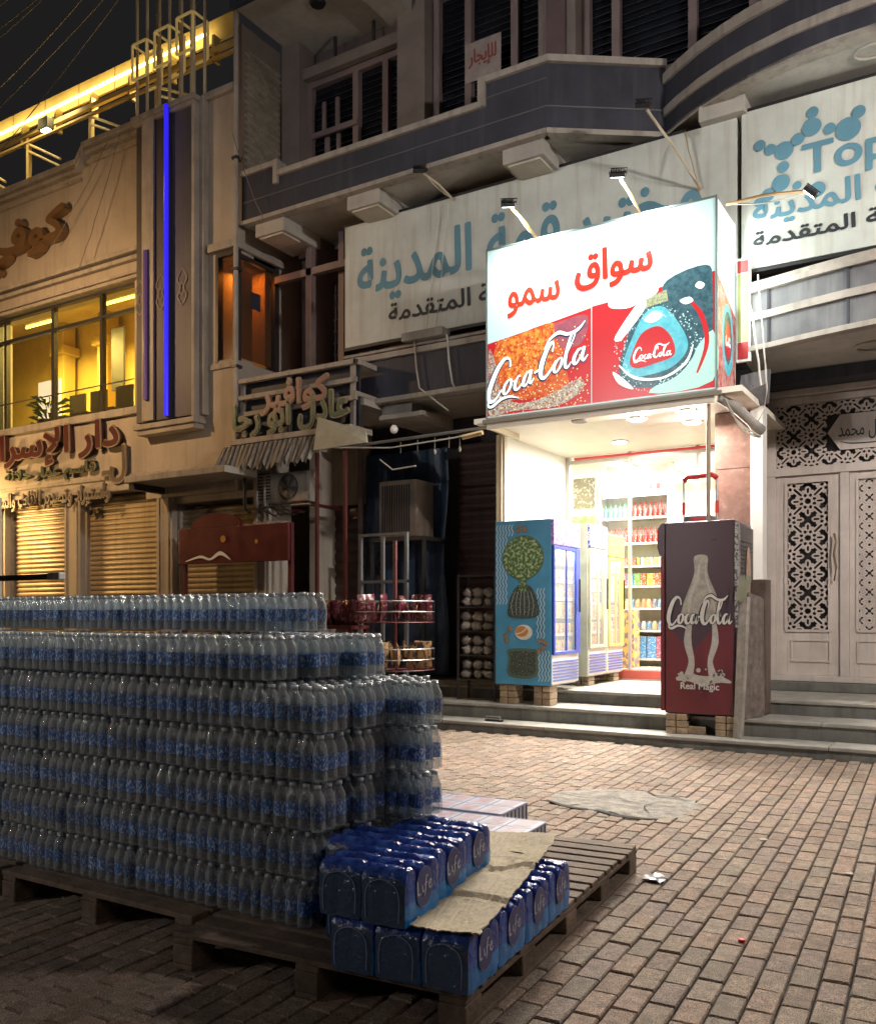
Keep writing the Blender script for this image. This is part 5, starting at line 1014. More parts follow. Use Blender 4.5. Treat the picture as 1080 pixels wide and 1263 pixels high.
# ================================================================== GRILLE DOORS (right)
gd = thing('grille_door', 'pale double door with star-pattern grilles at the right edge', 'door', (-1.4, 11.5, .5))
DY = 11.5; DK2 = mat('dark_behind_grille', (.016, .014, .016), .6, bump=0)
def lattice(fr, w_, h_, cell, wd, parent, depth=.02, cut=None):
    """pierced star grille: eight-point stars on a diagonal grid, long hexagons between them, straps round every hole"""
    b = MB(); nx = max(1, round(w_ / cell)); nz = max(1, round(h_ / cell)); ax = w_ / nx; az = h_ / nz; rnd = random.Random(5)
    def seg(p, q):
        m_ = ((p[0] + q[0]) / 2, (p[1] + q[1]) / 2)
        if all(-.004 <= t[0] <= w_ + .004 and -.004 <= t[1] <= h_ + .004 for t in (p, q)) and not (cut and cut(*m_)): b.bar2(fr, p, q, wd, .004 + rnd.uniform(0, .004), depth)
    def shape(cx, cz, pts): 
        P_ = [(cx + ax * x, cz + az * y) for x, y in pts]
        for k in range(len(P_)): seg(P_[k], P_[(k + 1) % len(P_)])
    star = [((.155 if k % 2 == 0 else .085) * math.cos(k * math.pi / 8), (.155 if k % 2 == 0 else .085) * math.sin(k * math.pi / 8)) for k in range(16)]
    def hexa(ang, r0, r1, hw):
        c_, s_ = math.cos(ang), math.sin(ang); P_ = [(r0, 0), (r0 + hw, hw), (r1 - hw, hw), (r1, 0), (r1 - hw, -hw), (r0 + hw, -hw)]
        return [(x * c_ - y * s_, x * s_ + y * c_) for x, y in P_]
    nodes = [(i * ax, j * az) for i in range(nx + 1) for j in range(nz + 1)] + [((i + .5) * ax, (j + .5) * az) for i in range(nx) for j in range(nz)]
    for (cx, cz) in nodes:
        shape(cx, cz, star)
        for k in range(4): shape(cx, cz, hexa(math.pi / 4 + k * math.pi / 2, .175, .532, .052)) if k < 2 else None
        for k in range(4): shape(cx, cz, hexa(k * math.pi / 2, .18, .40, .05))
        for k in range(8):
            a_ = math.pi / 8 + k * math.pi / 4; shape(cx + ax * .27 * math.cos(a_), cz + az * .27 * math.sin(a_), [(.03, .03), (-.03, .03), (-.03, -.03), (.03, -.03)])
    return b.build('grille', DOORP, parent, kind='stuff')
def leaf_(x0, x1, z0, z1, gx0, gx1, gz0, gz1, px0_, px1_, pz0_, pz1_):
    d = MB().box(x0, gx0, DY, DY + .05, z0, z1).box(gx1, x1, DY, DY + .05, z0, z1).box(gx0, gx1, DY, DY + .05, z0, gz0).box(gx0, gx1, DY, DY + .05, gz1, z1).build('door_leaf', DOORP, gd, bevel=.006)
    MB().box(gx0 - .02, gx1 + .02, DY - .015, DY - .0005, gz0 - .03, gz0).box(gx0 - .02, gx1 + .02, DY - .015, DY - .0005, gz1, gz1 + .03).box(gx0 - .03, gx0, DY - .014, DY - .0005, gz0, gz1).box(gx1, gx1 + .03, DY - .014, DY - .0005, gz0, gz1).build('bead', DOORP, d)
    MB().box(gx0, gx1, DY + .06, DY + .07, gz0, gz1).build('dark_glass', DK2, d)
    lattice(frame((gx0, DY + .02, gz0)), gx1 - gx0, gz1 - gz0, .40 if gx1 - gx0 > .3 else .22, .019, d)
    MB().box(px0_, px1_, DY - .012, DY - .0005, pz0_, pz0_ + .02).box(px0_, px1_, DY - .012, DY - .0005, pz1_ - .02, pz1_).box(px0_, px0_ + .02, DY - .012, DY - .0005, pz0_ + .02, pz1_ - .02).box(px1_ - .02, px1_, DY - .012, DY - .0005, pz0_ + .02, pz1_ - .02).build('panel_moulding', DOORP, d)
leaf_(-2.22, -1.50, .62, 3.02, -2.09, -1.63, 1.17, 2.93, -2.05, -1.60, .78, 1.05)
leaf_(-1.40, -.80, .62, 3.02, -1.30, -1.08, 1.17, 2.93, -1.32, -1.02, .78, 1.05)
leaf_(-.78, .2, .62, 3.02, -.70, -.2, 1.17, 2.93, -.7, -.2, .78, 1.05)
MB().box(-1.499, -1.401, DY - .03, DY + .05, .62, 3.02).build('middle_post', DOORP, gd, bevel=.006)
MB().box(-2.32, .3, DY - .04, DY + .06, 3.021, 3.12).box(-2.32, .3, DY - .06, DY + .06, .55, .619).box(-2.32, -2.221, DY - .03, DY + .06, .62, 3.96).box(-2.219, .3, DY - .03, DY + .06, 3.88, 3.96).build('door_frame', DOORP, gd, bevel=.006)
MB().box(-2.22, .3, DY + .06, DY + .07, 3.12, 3.88).build('dark_glass', DK2, gd)
lattice(frame((-2.22, DY + .02, 3.12)), 2.4, .76, .38, .019, gd, cut=lambda x, z: x > .56 and .16 < z < .6)
pl = MB(); pl.poly(frame((-2.22, DY + .005, 3.12)), [(.58, .38), (.72, .585), (2.4, .585), (2.4, .17), (.72, .17)], 0, .02); pl.build('text_plaque', DOORP, gd)
text('على محمد وآل محمد', frame((-2.22, DY + .005, 3.12)), .70, 1.75, .27, .52, BLK, gd, off=.003, bold=.006)
MB().ribbon(frame((-2.22, DY + .005, 3.12)), [(.72, .27), (.85, .235), (1.2, .23), (1.6, .25)], [.005, .014, .014, .004], .004).build('flourish', BLK, gd)
h_ = MB(); 
for z in (2.05, 1.95): pass
h_.tube([(-1.56, DY - .05, 1.75), (-1.53, DY - .09, 1.9), (-1.56, DY - .07, 2.05), (-1.53, DY - .09, 2.2), (-1.56, DY - .05, 2.3)], .014, 6); h_.build('handle', mat('brass', (.4, .28, .15), .35, metal=.7), gd, smooth=True)
tag(MB().box(-2.35, 1.2, 11.35, 11.7, .44, .545).build('door_sill', STEPR, bevel=.008), 'dark stone sill under the grille doors', 'sill')

# ================================================================== SALON SIGN, AWNING, AC UNITS
sn = thing('salon_balcony', 'railed balcony front that carries the hairdresser letters left of the wide sign', 'balcony', (-8.2, 9.5, 3.8))
for z in (4.66, 4.42, 4.18): MB().box(-9.2, -7.1, 9.52, 9.57, z, z + .065).build('rail', TRIM, sn, bevel=.005)
for x in (-9.18, -8.3, -7.2): MB().box(x - .03, x + .03, 9.571, 9.62, 3.85, 4.75).build('post', TRIM, sn)
MB().box(-9.22, -7.15, 9.66, 9.7, 3.85, 4.72).build('backing', NAVY, sn)
MB().box(-9.25, -7.1, 9.4, 9.9, 3.76, 3.84).build('slab', TRIM, sn, bevel=.01)
MB().box(-9.2, -7.1, 9.7, 10.9, 4.15, 4.25).build('deck', SOFF, sn)
MB().box(-7.14, -7.1, 9.52, 10.0, 4.24, 4.30).box(-7.14, -7.1, 9.52, 10.0, 4.66, 4.73).build('side_rail', TRIM, sn)
PINK = mat('pink_letters', (.22, .10, .09), .45, bump=.05); GLT = mat('green_face', (.035, .085, .045), .4, bump=.05)
sign_line('كوافير', 'pinkish red raised Arabic letters of the hairdresser sign, upper line', 'letter sign', -8.68, -7.52, 4.15, 4.55, 9.44, PINK, .06, bold=.02)
sign_line('عادل ابو رجا', 'large green raised Arabic letters below the hairdresser line', 'letter sign', -9.22, -7.18, 3.87, 4.32, 9.44, GLT, .06, bold=.02)
t = thing('tin_awning', 'ragged corrugated tin awning hanging below the green letters', 'awning', (-8.4, 9.2, 3.5))
b = MB(); n = 60; vs = []
for i in range(n + 1):
    x = -9.4 + 1.75 * i / n; y = .025 * math.cos(i * math.pi / 1.5); rag = random.uniform(-.07, .07)
    vs += [(x, 9.42 + y, 3.75), (x, 9.24 + y, 3.38 + rag)]
b.add(vs, [(2 * i, 2 * i + 1, 2 * i + 3, 2 * i + 2) for i in range(n)]); b.build('tin_sheet', mat('old_tin', (.22, .20, .17), .6, metal=.3, var=.3, vs=6, stain=.5), t)
t = thing('cloth_sheet', 'pale sheet stretched over the awning frame beside the green letters', 'sheet', (-7.2, 9.3, 3.6))
b = MB(); b.add([(-7.62, 9.38, 3.98), (-6.85, 9.38, 3.72), (-6.75, 9.28, 3.54), (-7.62, 9.28, 3.52), (-7.62, 9.42, 3.98), (-6.85, 9.42, 3.72), (-6.75, 9.32, 3.54), (-7.62, 9.32, 3.52)], [(0, 3, 2, 1), (4, 5, 6, 7), (0, 1, 5, 4), (1, 2, 6, 5), (2, 3, 7, 6), (3, 0, 4, 7)]); b.build('sheet', mat('pale_sheet', (.38, .36, .27), .7, var=.2, vs=5, bump=.3), t)
def ac_unit(label, x0, x1, y0, y1, z0, z1, m, vertical=False):
    t = thing('air_conditioner', label, 'air conditioner', ((x0 + x1) / 2, y0, z0)); MB().box(x0, x1, y0, y1, z0, z1).build('casing', m, t, bevel=.012)
    wg = (x1 - x0) * .62; cxm = x1 - wg / 2 - .05 if not vertical else (x0 + x1) / 2; r = min(wg, z1 - z0) * .44; czm = (z0 + z1) / 2
    if not vertical:
        MB().poly(frame((0, y0, 0)), circle(cxm, czm, r, r, 24), .002).build('fan_opening', BLACK, t)
        b = MB(); fr_ = frame((0, y0, 0))
        for k in range(7): q = r * (k + 1) / 7; b.ribbon(fr_, circle(cxm, czm, q, q, 16), .005, .008, closed=True, sub=2)
        b.build('fan_guard', m, t)
        for k in range(5): a = k * 2 * math.pi / 5; MB().poly(fr_, [(cxm, czm), (cxm + r * .85 * math.cos(a), czm + r * .85 * math.sin(a)), (cxm + r * .85 * math.cos(a + .7), czm + r * .85 * math.sin(a + .7))], .0045).build('fan_blade', GREYB, t)
        for k in range(9): MB().box(x0 + .04, x0 + .04 + (x1 - x0) * .25, y0 - .006, y0 - .0005, z0 + .06 + k * .045, z0 + .075 + k * .045).build('vent_slat', BLACK, t)
    else:
        for k in range(12): MB().box(x0 + .06 + k * (x1 - x0 - .14) / 12, x0 + .075 + k * (x1 - x0 - .14) / 12, y0 - .008, y0 - .0005, z0 + .06, z1 - .06).build('vent_slat', BLACK, t)
    return t
ac_unit('grey air conditioner on a bracket under the ragged tin awning', -8.95, -8.0, 9.62, 9.95, 2.92, 3.34, mat('ac_grey', (.30, .28, .25), .5, stain=.4))
t = thing('ac_bracket', 'rusty wall bracket carrying the air conditioner under the awning', 'bracket', (-8.5, 9.7, 2.8))
for x in (-8.8, -8.1): MB().box(x - .02, x + .02, 9.55, 10.5, 2.87, 2.915).build('arm', RUST, t)
MB().tube([(-9.0, 9.56, 2.86), (-7.9, 9.56, 2.86)], .02, 6).build('front_rail', STEEL, t)
for k in range(3): MB().tube(wavy((-8.8 + .2 * k, 9.5, 2.9), (-8.3 + .15 * k, 9.5, 2.75), .08, 8, .02), .01, 5).build('hose', BLACK, t)
MB().tube([(-9.05, 9.5, 3.4), (-9.05, 9.5, 2.85), (-8.95, 9.5, 2.8)], .025, 6).build('pipe', BLACK, t)
ac_unit('brown desert cooler with upright slots beside the blue sheet', -7.28, -6.66, 10.3, 10.75, 2.42, 3.2, mat('cooler_brown', (.17, .13, .10), .6, var=.3, stain=.4), True)
t = thing('cooler_shelf', 'angle-iron stand under the brown desert cooler', 'stand', (-7, 10.5, 2.4)); MB().box(-7.4, -6.5, 10.25, 10.8, 2.36, 2.415).build('tray', DARKW, t)
for x in (-7.38, -6.52): MB().box(x - .02, x + .02, 10.26, 10.30, .44, 2.36).build('leg', DARKW, t)
# blue tarpaulin
t = thing('tarpaulin', 'dark blue tarpaulin hung as a curtain behind the desert cooler', 'tarpaulin', (-7.4, 10.8, 1.5)); b = MB(); vs = []; nx, nz = 26, 14
for j in range(nz + 1):
    for i in range(nx + 1):
        x = -7.95 + 1.45 * i / nx; z = 3.7 - 3.2 * j / nz; vs.append((x + .03 * math.sin(j * .7), 10.84 + .05 * math.sin(i * 1.1 + j * .25) * (.3 + j / nz) + .02 * math.sin(i * 2.7), z))
b.add(vs, [(j * (nx + 1) + i, j * (nx + 1) + i + 1, (j + 1) * (nx + 1) + i + 1, (j + 1) * (nx + 1) + i) for j in range(nz) for i in range(nx)]); b.build('sheet', mat('blue_tarp', (.03, .06, .12), .4, var=.3, vs=4, bump=.2), t, smooth=True)
# awning frame with hanging wires
t = thing('awning_frame', 'thin pipe frame reaching left from the box sign with hanging wires and bulbs', 'pipe frame', (-6.2, 9.3, 3.5))
MB().tube([(-5.03, 9.32, 3.55), (-7.2, 9.32, 3.52)], .02, 6).build('top_pipe', STEEL, t)
MB().tube([(-5.1, 9.30, 3.50), (-5.5, 9.30, 3.47), (-6.4, 9.30, 3.44), (-7.3, 9.30, 3.53)], .010, 5).build('cable', WIREW, t)
MB().tube([(-5.08, 9.29, 3.49), (-5.35, 9.29, 3.46)], .03, 6).build('tape_wrap', mat('tan_tape', (.4, .28, .14), .7), t)
for x in (-7.15, -7.62): MB().box(x - .02, x + .02, 9.34, 9.38, .11, 3.5).build('post', RUST, t)
for i, x in enumerate((-5.4, -5.55, -5.75, -6.0, -6.25)):
    MB().tube([(x, 9.31, 3.5), (x, 9.31, 3.36)], .005, 4).build('wire', WIRE, t)
    if i in (0, 2): MB().lathe([(.008, 0), (.017, .02), (.018, .03), (.01, .06)], x, 9.31, 3.30, 10).build('bulb', CONC, t, smooth=True)
MB().tube([(-6.7, 9.5, 3.35), (-6.5, 9.5, 3.2), (-6.15, 9.5, 3.22)], .010, 5).build('bent_wire', WIREW, t)
t = thing('globe_lamp', 'small unlit white globe lamp under the lower balcony', 'lamp', (-6.6, 9.6, 3.75)); MB().lathe([(.01, 0), (.04, .015), (.055, .055), (.04, .095), (.02, .11)], -6.65, 9.75, 3.72, 12).build('globe', WHITE, t, smooth=True)

# ================================================================== STANDS LEFT OF THE SHOP
BAGW = mat('white_bags', (.22, .21, .19), .4, var=.3, vs=20, bump=.6, bs=30, rand=.35)
def blob(rx, ry, rz, m, name, seed, n=10, k=7):
    rnd = random.Random(seed); b = MB(); prof = []
    vs = []; fs = []
    for j in range(k):
        t_ = math.pi * (j + .5) / k
        for i in range(n):
            a = 2 * math.pi * i / n; f_ = 1 + rnd.uniform(-.30, .22); vs.append((rx * math.sin(t_) * math.cos(a) * f_, ry * math.sin(t_) * math.sin(a) * f_, rz - rz * math.cos(t_) * f_))
    for j in range(k - 1):
        for i in range(n): fs.append((j * n + i, j * n + (i + 1) % n, (j + 1) * n + (i + 1) % n, (j + 1) * n + i))
    fs += [tuple(range(n))[::-1], tuple((k - 1) * n + i for i in range(n))]
    b.add(vs, fs); return b.mesh(name, m, True)
t = thing('wire_rack', 'dark wire rack of white bags beside the blue cooler', 'rack', (-5.43, 9.95, .285))
for x in (-5.68, -5.16):
    for y in (9.75, 10.02): MB().box(x - .012, x + .012, y - .012, y + .012, .285, 1.85).build('upright', DARKW, t)
lv2 = (.55, .85, 1.15, 1.45)
for z in lv2 + (1.84,): MB().box(-5.67, -5.17, 9.75, 10.02, z - .02, z).build('shelf', DARKW, t)
bm_ = [blob(.085, .08, .065, BAGW, 'bag', s) for s in range(4)]
for li, z in enumerate(lv2):
    for k in range(3):
        for r_ in range(2):
            o = bpy.data.objects.new('bag', bm_[(li + k + r_) % 4]); COL.objects.link(o); o.location = (-5.57 + k * .15 + random.uniform(-.01, .01), 9.80, z + r_ * .115); o.rotation_euler[2] = random.uniform(0, 6); o.scale = (1, .8, .9)
            tag(o, 'small knotted plastic bag on the %s shelf of the dark wire rack' % ('lowest', 'second', 'third', 'top')[li], 'bag', 'bags on the wire rack, %s shelf' % ('lowest', 'second', 'third', 'top')[li])
# round red rack with snack bags
t = thing('snack_rack', 'round red wire rack of snack bags behind the water packs', 'rack', (-5.85, 8.6, 0))
MB().tube([(-5.85, 8.6, 0), (-5.85, 8.6, 2.2)], .025, 8).build('pole', RUST, t)
MB().lathe([(.3, 0), (.3, .02), (.03, .04)], -5.85, 8.6, .0, 20).build('base', RUST, t)
for zc in (.72, 1.26):
    for dz in (0, .12, .24):
        b = MB(); b.tube([(-5.85 + .45 * math.cos(a), 8.6 + .45 * math.sin(a), zc + dz) for a in [2 * math.pi * i / 24 for i in range(24)]], .007, 5, closed=True); b.build('ring', STEEL if dz else RUST, t)
    b = MB()
    for k in range(12): a = k * math.pi / 6; b.tube([(-5.85, 8.6, zc), (-5.85 + .45 * math.cos(a), 8.6 + .45 * math.sin(a), zc), (-5.85 + .45 * math.cos(a), 8.6 + .45 * math.sin(a), zc + .24)], .005, 4)
    b.build('basket_wires', RUST, t, kind='stuff')
BAG1 = printed('red_bag', (.075, .012, .02), (.22, .13, .12), 22, .58, rough=.25, rand=1); BAG2 = printed('tan_bag', (.28, .17, .08), (.04, .04, .04), 16, .55, rough=.25, rand=1)
def snack_mesh(m):
    b = MB(); vs = []
    for j in range(7):
        z = j * .05; bul = .045 * math.sin(math.pi * j / 6)
        for i in range(5): x = -.075 + .0375 * i; y = bul * math.sin(math.pi * (i + .3) / 4.6); vs.append((x, -y, z))
    for j in range(7):
        z = j * .05; bul = .045 * math.sin(math.pi * j / 6)
        for i in range(5): x = -.075 + .0375 * i; y = bul * math.sin(math.pi * (i + .3) / 4.6); vs.append((x, y + .001, z))
    fs = [(j * 5 + i, j * 5 + i + 1, (j + 1) * 5 + i + 1, (j + 1) * 5 + i) for j in range(6) for i in range(4)]; fs += [tuple(35 + q for q in f_[::-1]) for f_ in fs]
    b.add(vs, fs); return b.mesh('snack_bag', m, True)
SM1, SM2 = snack_mesh(BAG1), snack_mesh(BAG2)
for li, (zc, me) in enumerate(((.74, SM2), (1.28, SM1))):
    for k in range(14):
        a = k * 2 * math.pi / 14; o = bpy.data.objects.new('snack_bag', me); COL.objects.link(o); o.location = (-5.85 + .36 * math.cos(a), 8.6 + .36 * math.sin(a), zc); o.rotation_euler = (random.uniform(-.2, .2), random.uniform(-.15, .15), a + random.uniform(-.3, .3))
        tag(o, ('tan snack bag in the lower basket of the round rack', 'dark red snack bag in the upper basket of the round rack')[li] + (', %s side' % ('right', 'right rear', 'rear', 'left rear', 'left', 'left front', 'front')[k // 2]), 'snack bag', ('snack bags in the lower basket', 'snack bags in the upper basket')[li])
ORDS = ['first', 'second', 'third', 'fourth', 'fifth', 'sixth', 'seventh', 'eighth', 'ninth', 'tenth', 'eleventh', 'twelfth', 'thirteenth', 'fourteenth']
t = thing('snack_table', 'low red stand of upright snack bags left of the round rack', 'stand', (-6.75, 8.5, 0)); MB().box(-7.4, -6.3, 8.35, 8.75, 1.18, 1.22).build('top', RUST, t)
for x in (-7.36, -6.34):
    for y in (8.4, 8.7): MB().box(x - .02, x + .02, y - .02, y + .02, 0, 1.18).build('leg', RUST, t)
for k in range(14):
    o = bpy.data.objects.new('snack_bag', SM1); COL.objects.link(o); o.location = (-7.32 + k * .075, 8.5 + random.uniform(-.05, .05), 1.22); o.rotation_euler = (random.uniform(-.15, .15), random.uniform(-.15, .15), random.uniform(-.6, .9)); tag(o, 'dark red snack bag, %s from the left on the low red stand' % ORDS[k], 'snack bag', 'snack bags on the low red stand')
t = thing('metal_frame', 'grey square-tube frame standing by the blue sheet', 'frame', (-6.6, 9.4, .11))
for z in (2.35, 1.75): MB().box(-6.95, -6.2, 9.38, 9.42, z, z + .035).build('crossbar', GREYB, t)
for x in (-6.93, -6.58, -6.22): MB().box(x - .02, x + .02, 9.379, 9.419, .11, 2.349).build('leg', GREYB, t)

# white post and dark bar at the left edge, assumed wall lamp
t = thing('white_post', 'white post with a faint added glow at the left edge before the shutters', 'post', (-14.6, 9.2, 0)); MB().tube([(-14.52, 9.22, 0), (-14.52, 9.22, 3.35)], .07, 10).build('post', emit('pale_glow_post', (.5, .6, .6), .12), t)  # the post's brightness is put in as weak emission, it is no lamp
t = thing('cart_handle', 'dark steel bar poking in from the left above the pile of water packs', 'bar', (-6.2, 4.6, 0)); MB().box(-8.6, -6.98, 4.98, 5.03, 1.66, 1.71).build('bar', BLACK, t); MB().box(-7.10, -6.93, 4.97, 5.04, 1.655, 1.72).build('grip', GREYB, t, bevel=.01)
for x in (-8.5, -8.1): MB().box(x - .02, x + .02, 4.99, 5.02, 0, 1.66).build('leg', BLACK, t)
wl = thing('assumed_wall_lamp', 'assumed warm wall lamp added beside the shutters at the far left', 'lamp', (-15.6, 8.9, 3.2)); MB().box(-16.2, -15.9, 8.9, 9.1, 3.3, 3.42).build('housing', BLACK, wl); MB().box(-16.18, -15.92, 8.92, 9.08, 3.285, 3.299).build('lens', emit('amber_lens', (1, .6, .2), 12), wl)  # assumed lamp, added at the far left to warm the shutters
MB().tube([(-16.05, 9.0, 3.4), (-16.05, 9.6, 3.5)], .02, 6).build('bracket', BLACK, wl)
arealight('assumed_wall_lamp_beam', (-15.8, 8.6, 3.2), .5, 95, (1, .60, .22), (.75, .45, -.55))
# cables in the night sky
for i, (a, b_, s_, r_) in enumerate((((-19, 9.2, 11.6), (-11.4, 9.4, 12.6), .3, .008), ((-19, 9.1, 11.2), (-11.4, 9.4, 12.2), .35, .008), ((-19, 9.3, 10.9), (-11.35, 9.5, 12.4), .3, .008), ((-17.5, 9.3, 9.4), (-11.38, 9.5, 11.5), .15, .010), ((-16.8, 9.2, 8.2), (-11.36, 9.5, 11.3), .1, .008), ((-14.8, 9.3, 10.4), (-11.36, 9.45, 11.9), .1, .012))):
    tag(MB().tube(wavy(a, b_, s_, 16), r_, 5).build('overhead_cable', WIRE), ('highest thin cable crossing the night sky to the pipes', 'second highest thin cable crossing the night sky', 'third thin cable crossing the night sky', 'thick cable rising over the roof light frame', 'slack cable rising from the parapet to the pipes', 'twisted cable meeting the roof light frame')[i], 'cable')
for i, (a, b_) in enumerate((((-12.6, 9.4, 6.9), (-11.6, 9.42, 8.9)), ((-13.3, 9.42, 7.5), (-11.9, 9.42, 8.85)), ((-9.19, 9.4, 8.2), (-8.7, 9.5, 6.9)))):
    tag(MB().tube(wavy(a, b_, .05, 10, .01), .007, 4).build('wall_cable', WIRE), ('thin cable slanting up the beige wall above the windows', 'second thin cable slanting across the beige parapet', 'thin cable beside the drain pipe')[i], 'cable')

# ================================================================== ASSUMED STREET LAMPS AND ADDED FILL LAMPS (out of view)
def added_street_lamp(label, x, y, h, dx, beams, col):  # unseen lamp posts, added for the light they give
    t = thing('added_street_lamp', label, 'street lamp', (x, y, 0), group='added lamps out of view')
    MB().lathe([(.12, 0), (.10, .5), (.06, .6), (.05, h)], n=12).build('pole', STEEL, t, local=True, smooth=True)
    MB().tube([(0, 0, h), (dx * .5, 0, h + .25), (dx, 0, h + .3)], .03, 8).build('arm', STEEL, t, local=True)
    MB().box(dx - .3, dx + .3, -.14, .14, h + .27, h + .36).build('lamp_head', GREYB, t, local=True, bevel=.02)
    MB().box(dx - .24, dx + .24, -.1, .1, h + .25, h + .2695).build('lens', emit('added_street_lens' + label[:4], col, 20), t, local=True)
    for (power, aim, spread) in beams: arealight('added_street_beam', (x + dx, y, h + .22), .45, power, col, aim, .2, spread=R(spread))
added_street_lamp('pale street lamp right of the view, over the paving', 4.2, 6.0, 5.6, -1.2, ((270, (-.8, .7, -.2), 135), (110, (-.35, -.15, -1), 135)), (1, .90, .84))  # assumed lamp, added out of view to light facade and paving
added_street_lamp('far street lamp behind the viewer, left side', -9.5, -6.5, 6.5, 1.0, ((72, (.27, 1, .12), 50),), (1, .96, .95))  # added fill: narrow beam tilted up to brighten the upper facade
added_street_lamp('low street lamp behind the viewer, left side', -8.2, -3.2, 3.1, .8, ((15, (.55, 1, -.28), 54),), (1, .92, .86))  # added for glints on the water packs, kept low so the ground stays dark
added_street_lamp('warm street lamp left of the view, before the shutters', -13.6, 5.6, 6.2, .9, ((215, (.0, 1, -.3), 160),), (1, .60, .28))  # assumed lamp, added out of view for warm light on the beige building

# ================================================================== PALLETS
WOOD = mat('pallet_wood', (.135, .098, .070), .85, var=.45, vs=9, bump=.8, bs=50, rand=.25, stain=.3)
def pallet(label, x0, x1, y0, y1, nb_, rz=0):
    t = thing('wooden_pallet', label, 'pallet', (x0, y0, 0), rz); W, L = x1 - x0, y1 - y0; pitch = L / nb_
    for k in range(nb_):
        w_ = pitch * random.uniform(.74, .84); y = k * pitch + random.uniform(0, .006)
        MB().box(random.uniform(-.008, .008), W + random.uniform(-.008, .008), y, y + w_, .118, .14 + random.uniform(-.002, .002)).build('deck_board', WOOD, t, local=True, bevel=.003)
    for x in (0, W / 2 - .05, W - .1):
        MB().box(x + .001, x + .099, .004, L - .02, .096, .1175).build('stringer_board', WOOD, t, local=True, bevel=.003)
        MB().box(x + .002, x + .098, .0, L - .02, 0.001, .021).build('bottom_board', WOOD, t, local=True, bevel=.003)
        for y in [i * (L - .16) / max(1, round(L / .55)) for i in range(round(L / .55) + 1)]: MB().box(x, x + .1, y, y + .13, .0215, .0955).build('block', WOOD, t, local=True, bevel=.004)
    return t
pallet('weathered wooden pallet at the right, blue packs and cardboard on it', -2.66, -1.42, 2.40, 4.50, 19, R(4.2))
pallet('wooden pallet under the middle of the water packs', -3.98, -2.72, 2.55, 3.75, 11)
pallet('wooden pallet under the left end of the water packs', -5.30, -4.04, 2.55, 3.75, 11)

# ================================================================== WATER BOTTLE PACKS
BOT = clear('bottle_plastic', (.90, .93, .94), .13, .66, (.72, .75, .76), .03)
CAPM = mat('bottle_cap', (.42, .46, .50), .4, bump=0, var=.05)
LABM = printed('bottle_label', (.045, .15, .42), (.46, .54, .68), 85, .535, rough=.3, stretch=(1.6, 1.6, .8), rand=1, tone=.4)
FILM = clear('shrink_film', (.96, .97, .97), .07, .50, (.22, .22, .22), .06, bump=1.0, bs=34, stretch=(1, 1, .45))
PR = [(.024, 0), (.0285, .006), (.029, .03), (.0275, .04), (.029, .052), (.029, .098), (.0275, .108), (.0285, .118), (.0255, .132), (.018, .147), (.0125, .156), (.012, .160)]
bot = MB().lathe(PR, n=10); capb = len(bot.f); bot.lathe([(.0145, .160), (.0145, .176)], n=10, m0=1)
BOTME = bot.mesh('bottle', [BOT, CAPM], True)
LABME = None
lb_ = MB(); lb_.add([(.0298 * math.cos(a), .0298 * math.sin(a), z) for z in (.046, .101) for a in [2 * math.pi * i / 12 for i in range(12)]], [(i, (i + 1) % 12, 12 + (i + 1) % 12, 12 + i) for i in range(12)])
LABME = lb_.mesh('label', LABM, True)
DBX, DBY, NXB, NYB, HL = .0615, .062, 4, 3, .188
PW, PD = NXB * DBX, NYB * DBY
def film_mesh(seed):
    """shrink film: scalloped round the bottles, drawn in over their shoulders to the caps, slack and wrinkled on top"""
    rnd = random.Random(seed); b = MB(); N = 64; per = []
    hx, hy = PW / 2 + .001, PD / 2 + .001
    for i in range(N):
        s_ = i / N * (4 * hx + 4 * hy)
        if s_ < 2 * hx: x, y = -hx + s_, -hy
        elif s_ < 2 * hx + 2 * hy: x, y = hx, -hy + (s_ - 2 * hx)
        elif s_ < 4 * hx + 2 * hy: x, y = hx - (s_ - 2 * hx - 2 * hy), hy
        else: x, y = -hx, hy - (s_ - 4 * hx - 2 * hy)
        ph = abs(math.sin(math.pi * (x + hx) / DBX)) if abs(abs(y) - hy) < 1e-6 else abs(math.sin(math.pi * (y + hy) / DBY))
        per.append((x, y, ph))
    rings = []
    for (z, inset, sc_) in ((.002, .001, .6), (.05, 0, .7), (.10, 0, .7), (.128, .003, .9), (.150, .012, 1.3), (.168, .019, 1.3), (.179, .026, .6)):
        ring = []
        for (x, y, ph) in per:
            ix = inset * .7 + (1 - ph) * .007 * sc_ + rnd.uniform(-.0015, .0015); fx = max(0, 1 - ix / hx); fy = max(0, 1 - ix / hy)
            rc = .965 if abs(x) > hx * .93 and abs(y) > hy * .9 else 1
            ring.append((x * fx * rc, y * fy * rc, z + (rnd.uniform(-.004, .003) if z > .14 else 0) - (1 - ph) * (.008 if z > .14 else 0)))
        rings.append(ring)
    vs = [v for r_ in rings for v in r_]; fs = []
    for j in range(len(rings) - 1):
        for i in range(N): fs.append((j * N + i, j * N + (i + 1) % N, (j + 1) * N + (i + 1) % N, (j + 1) * N + i))
    G = []
    top = len(vs); inner = [(x * .55, y * .5, .180 + rnd.uniform(-.006, .002)) for (x, y, z) in rings[-1]]; vs += inner; vs.append((0, 0, .176))
    j = len(rings) - 1
    for i in range(N): fs.append((j * N + i, j * N + (i + 1) % N, top + (i + 1) % N, top + i)); fs.append((top + i, top + (i + 1) % N, top + N))
    b.add(vs, fs); return b.mesh('water_pack', FILM, True)
FILMS = [film_mesh(s) for s in range(5)]
core = MB()
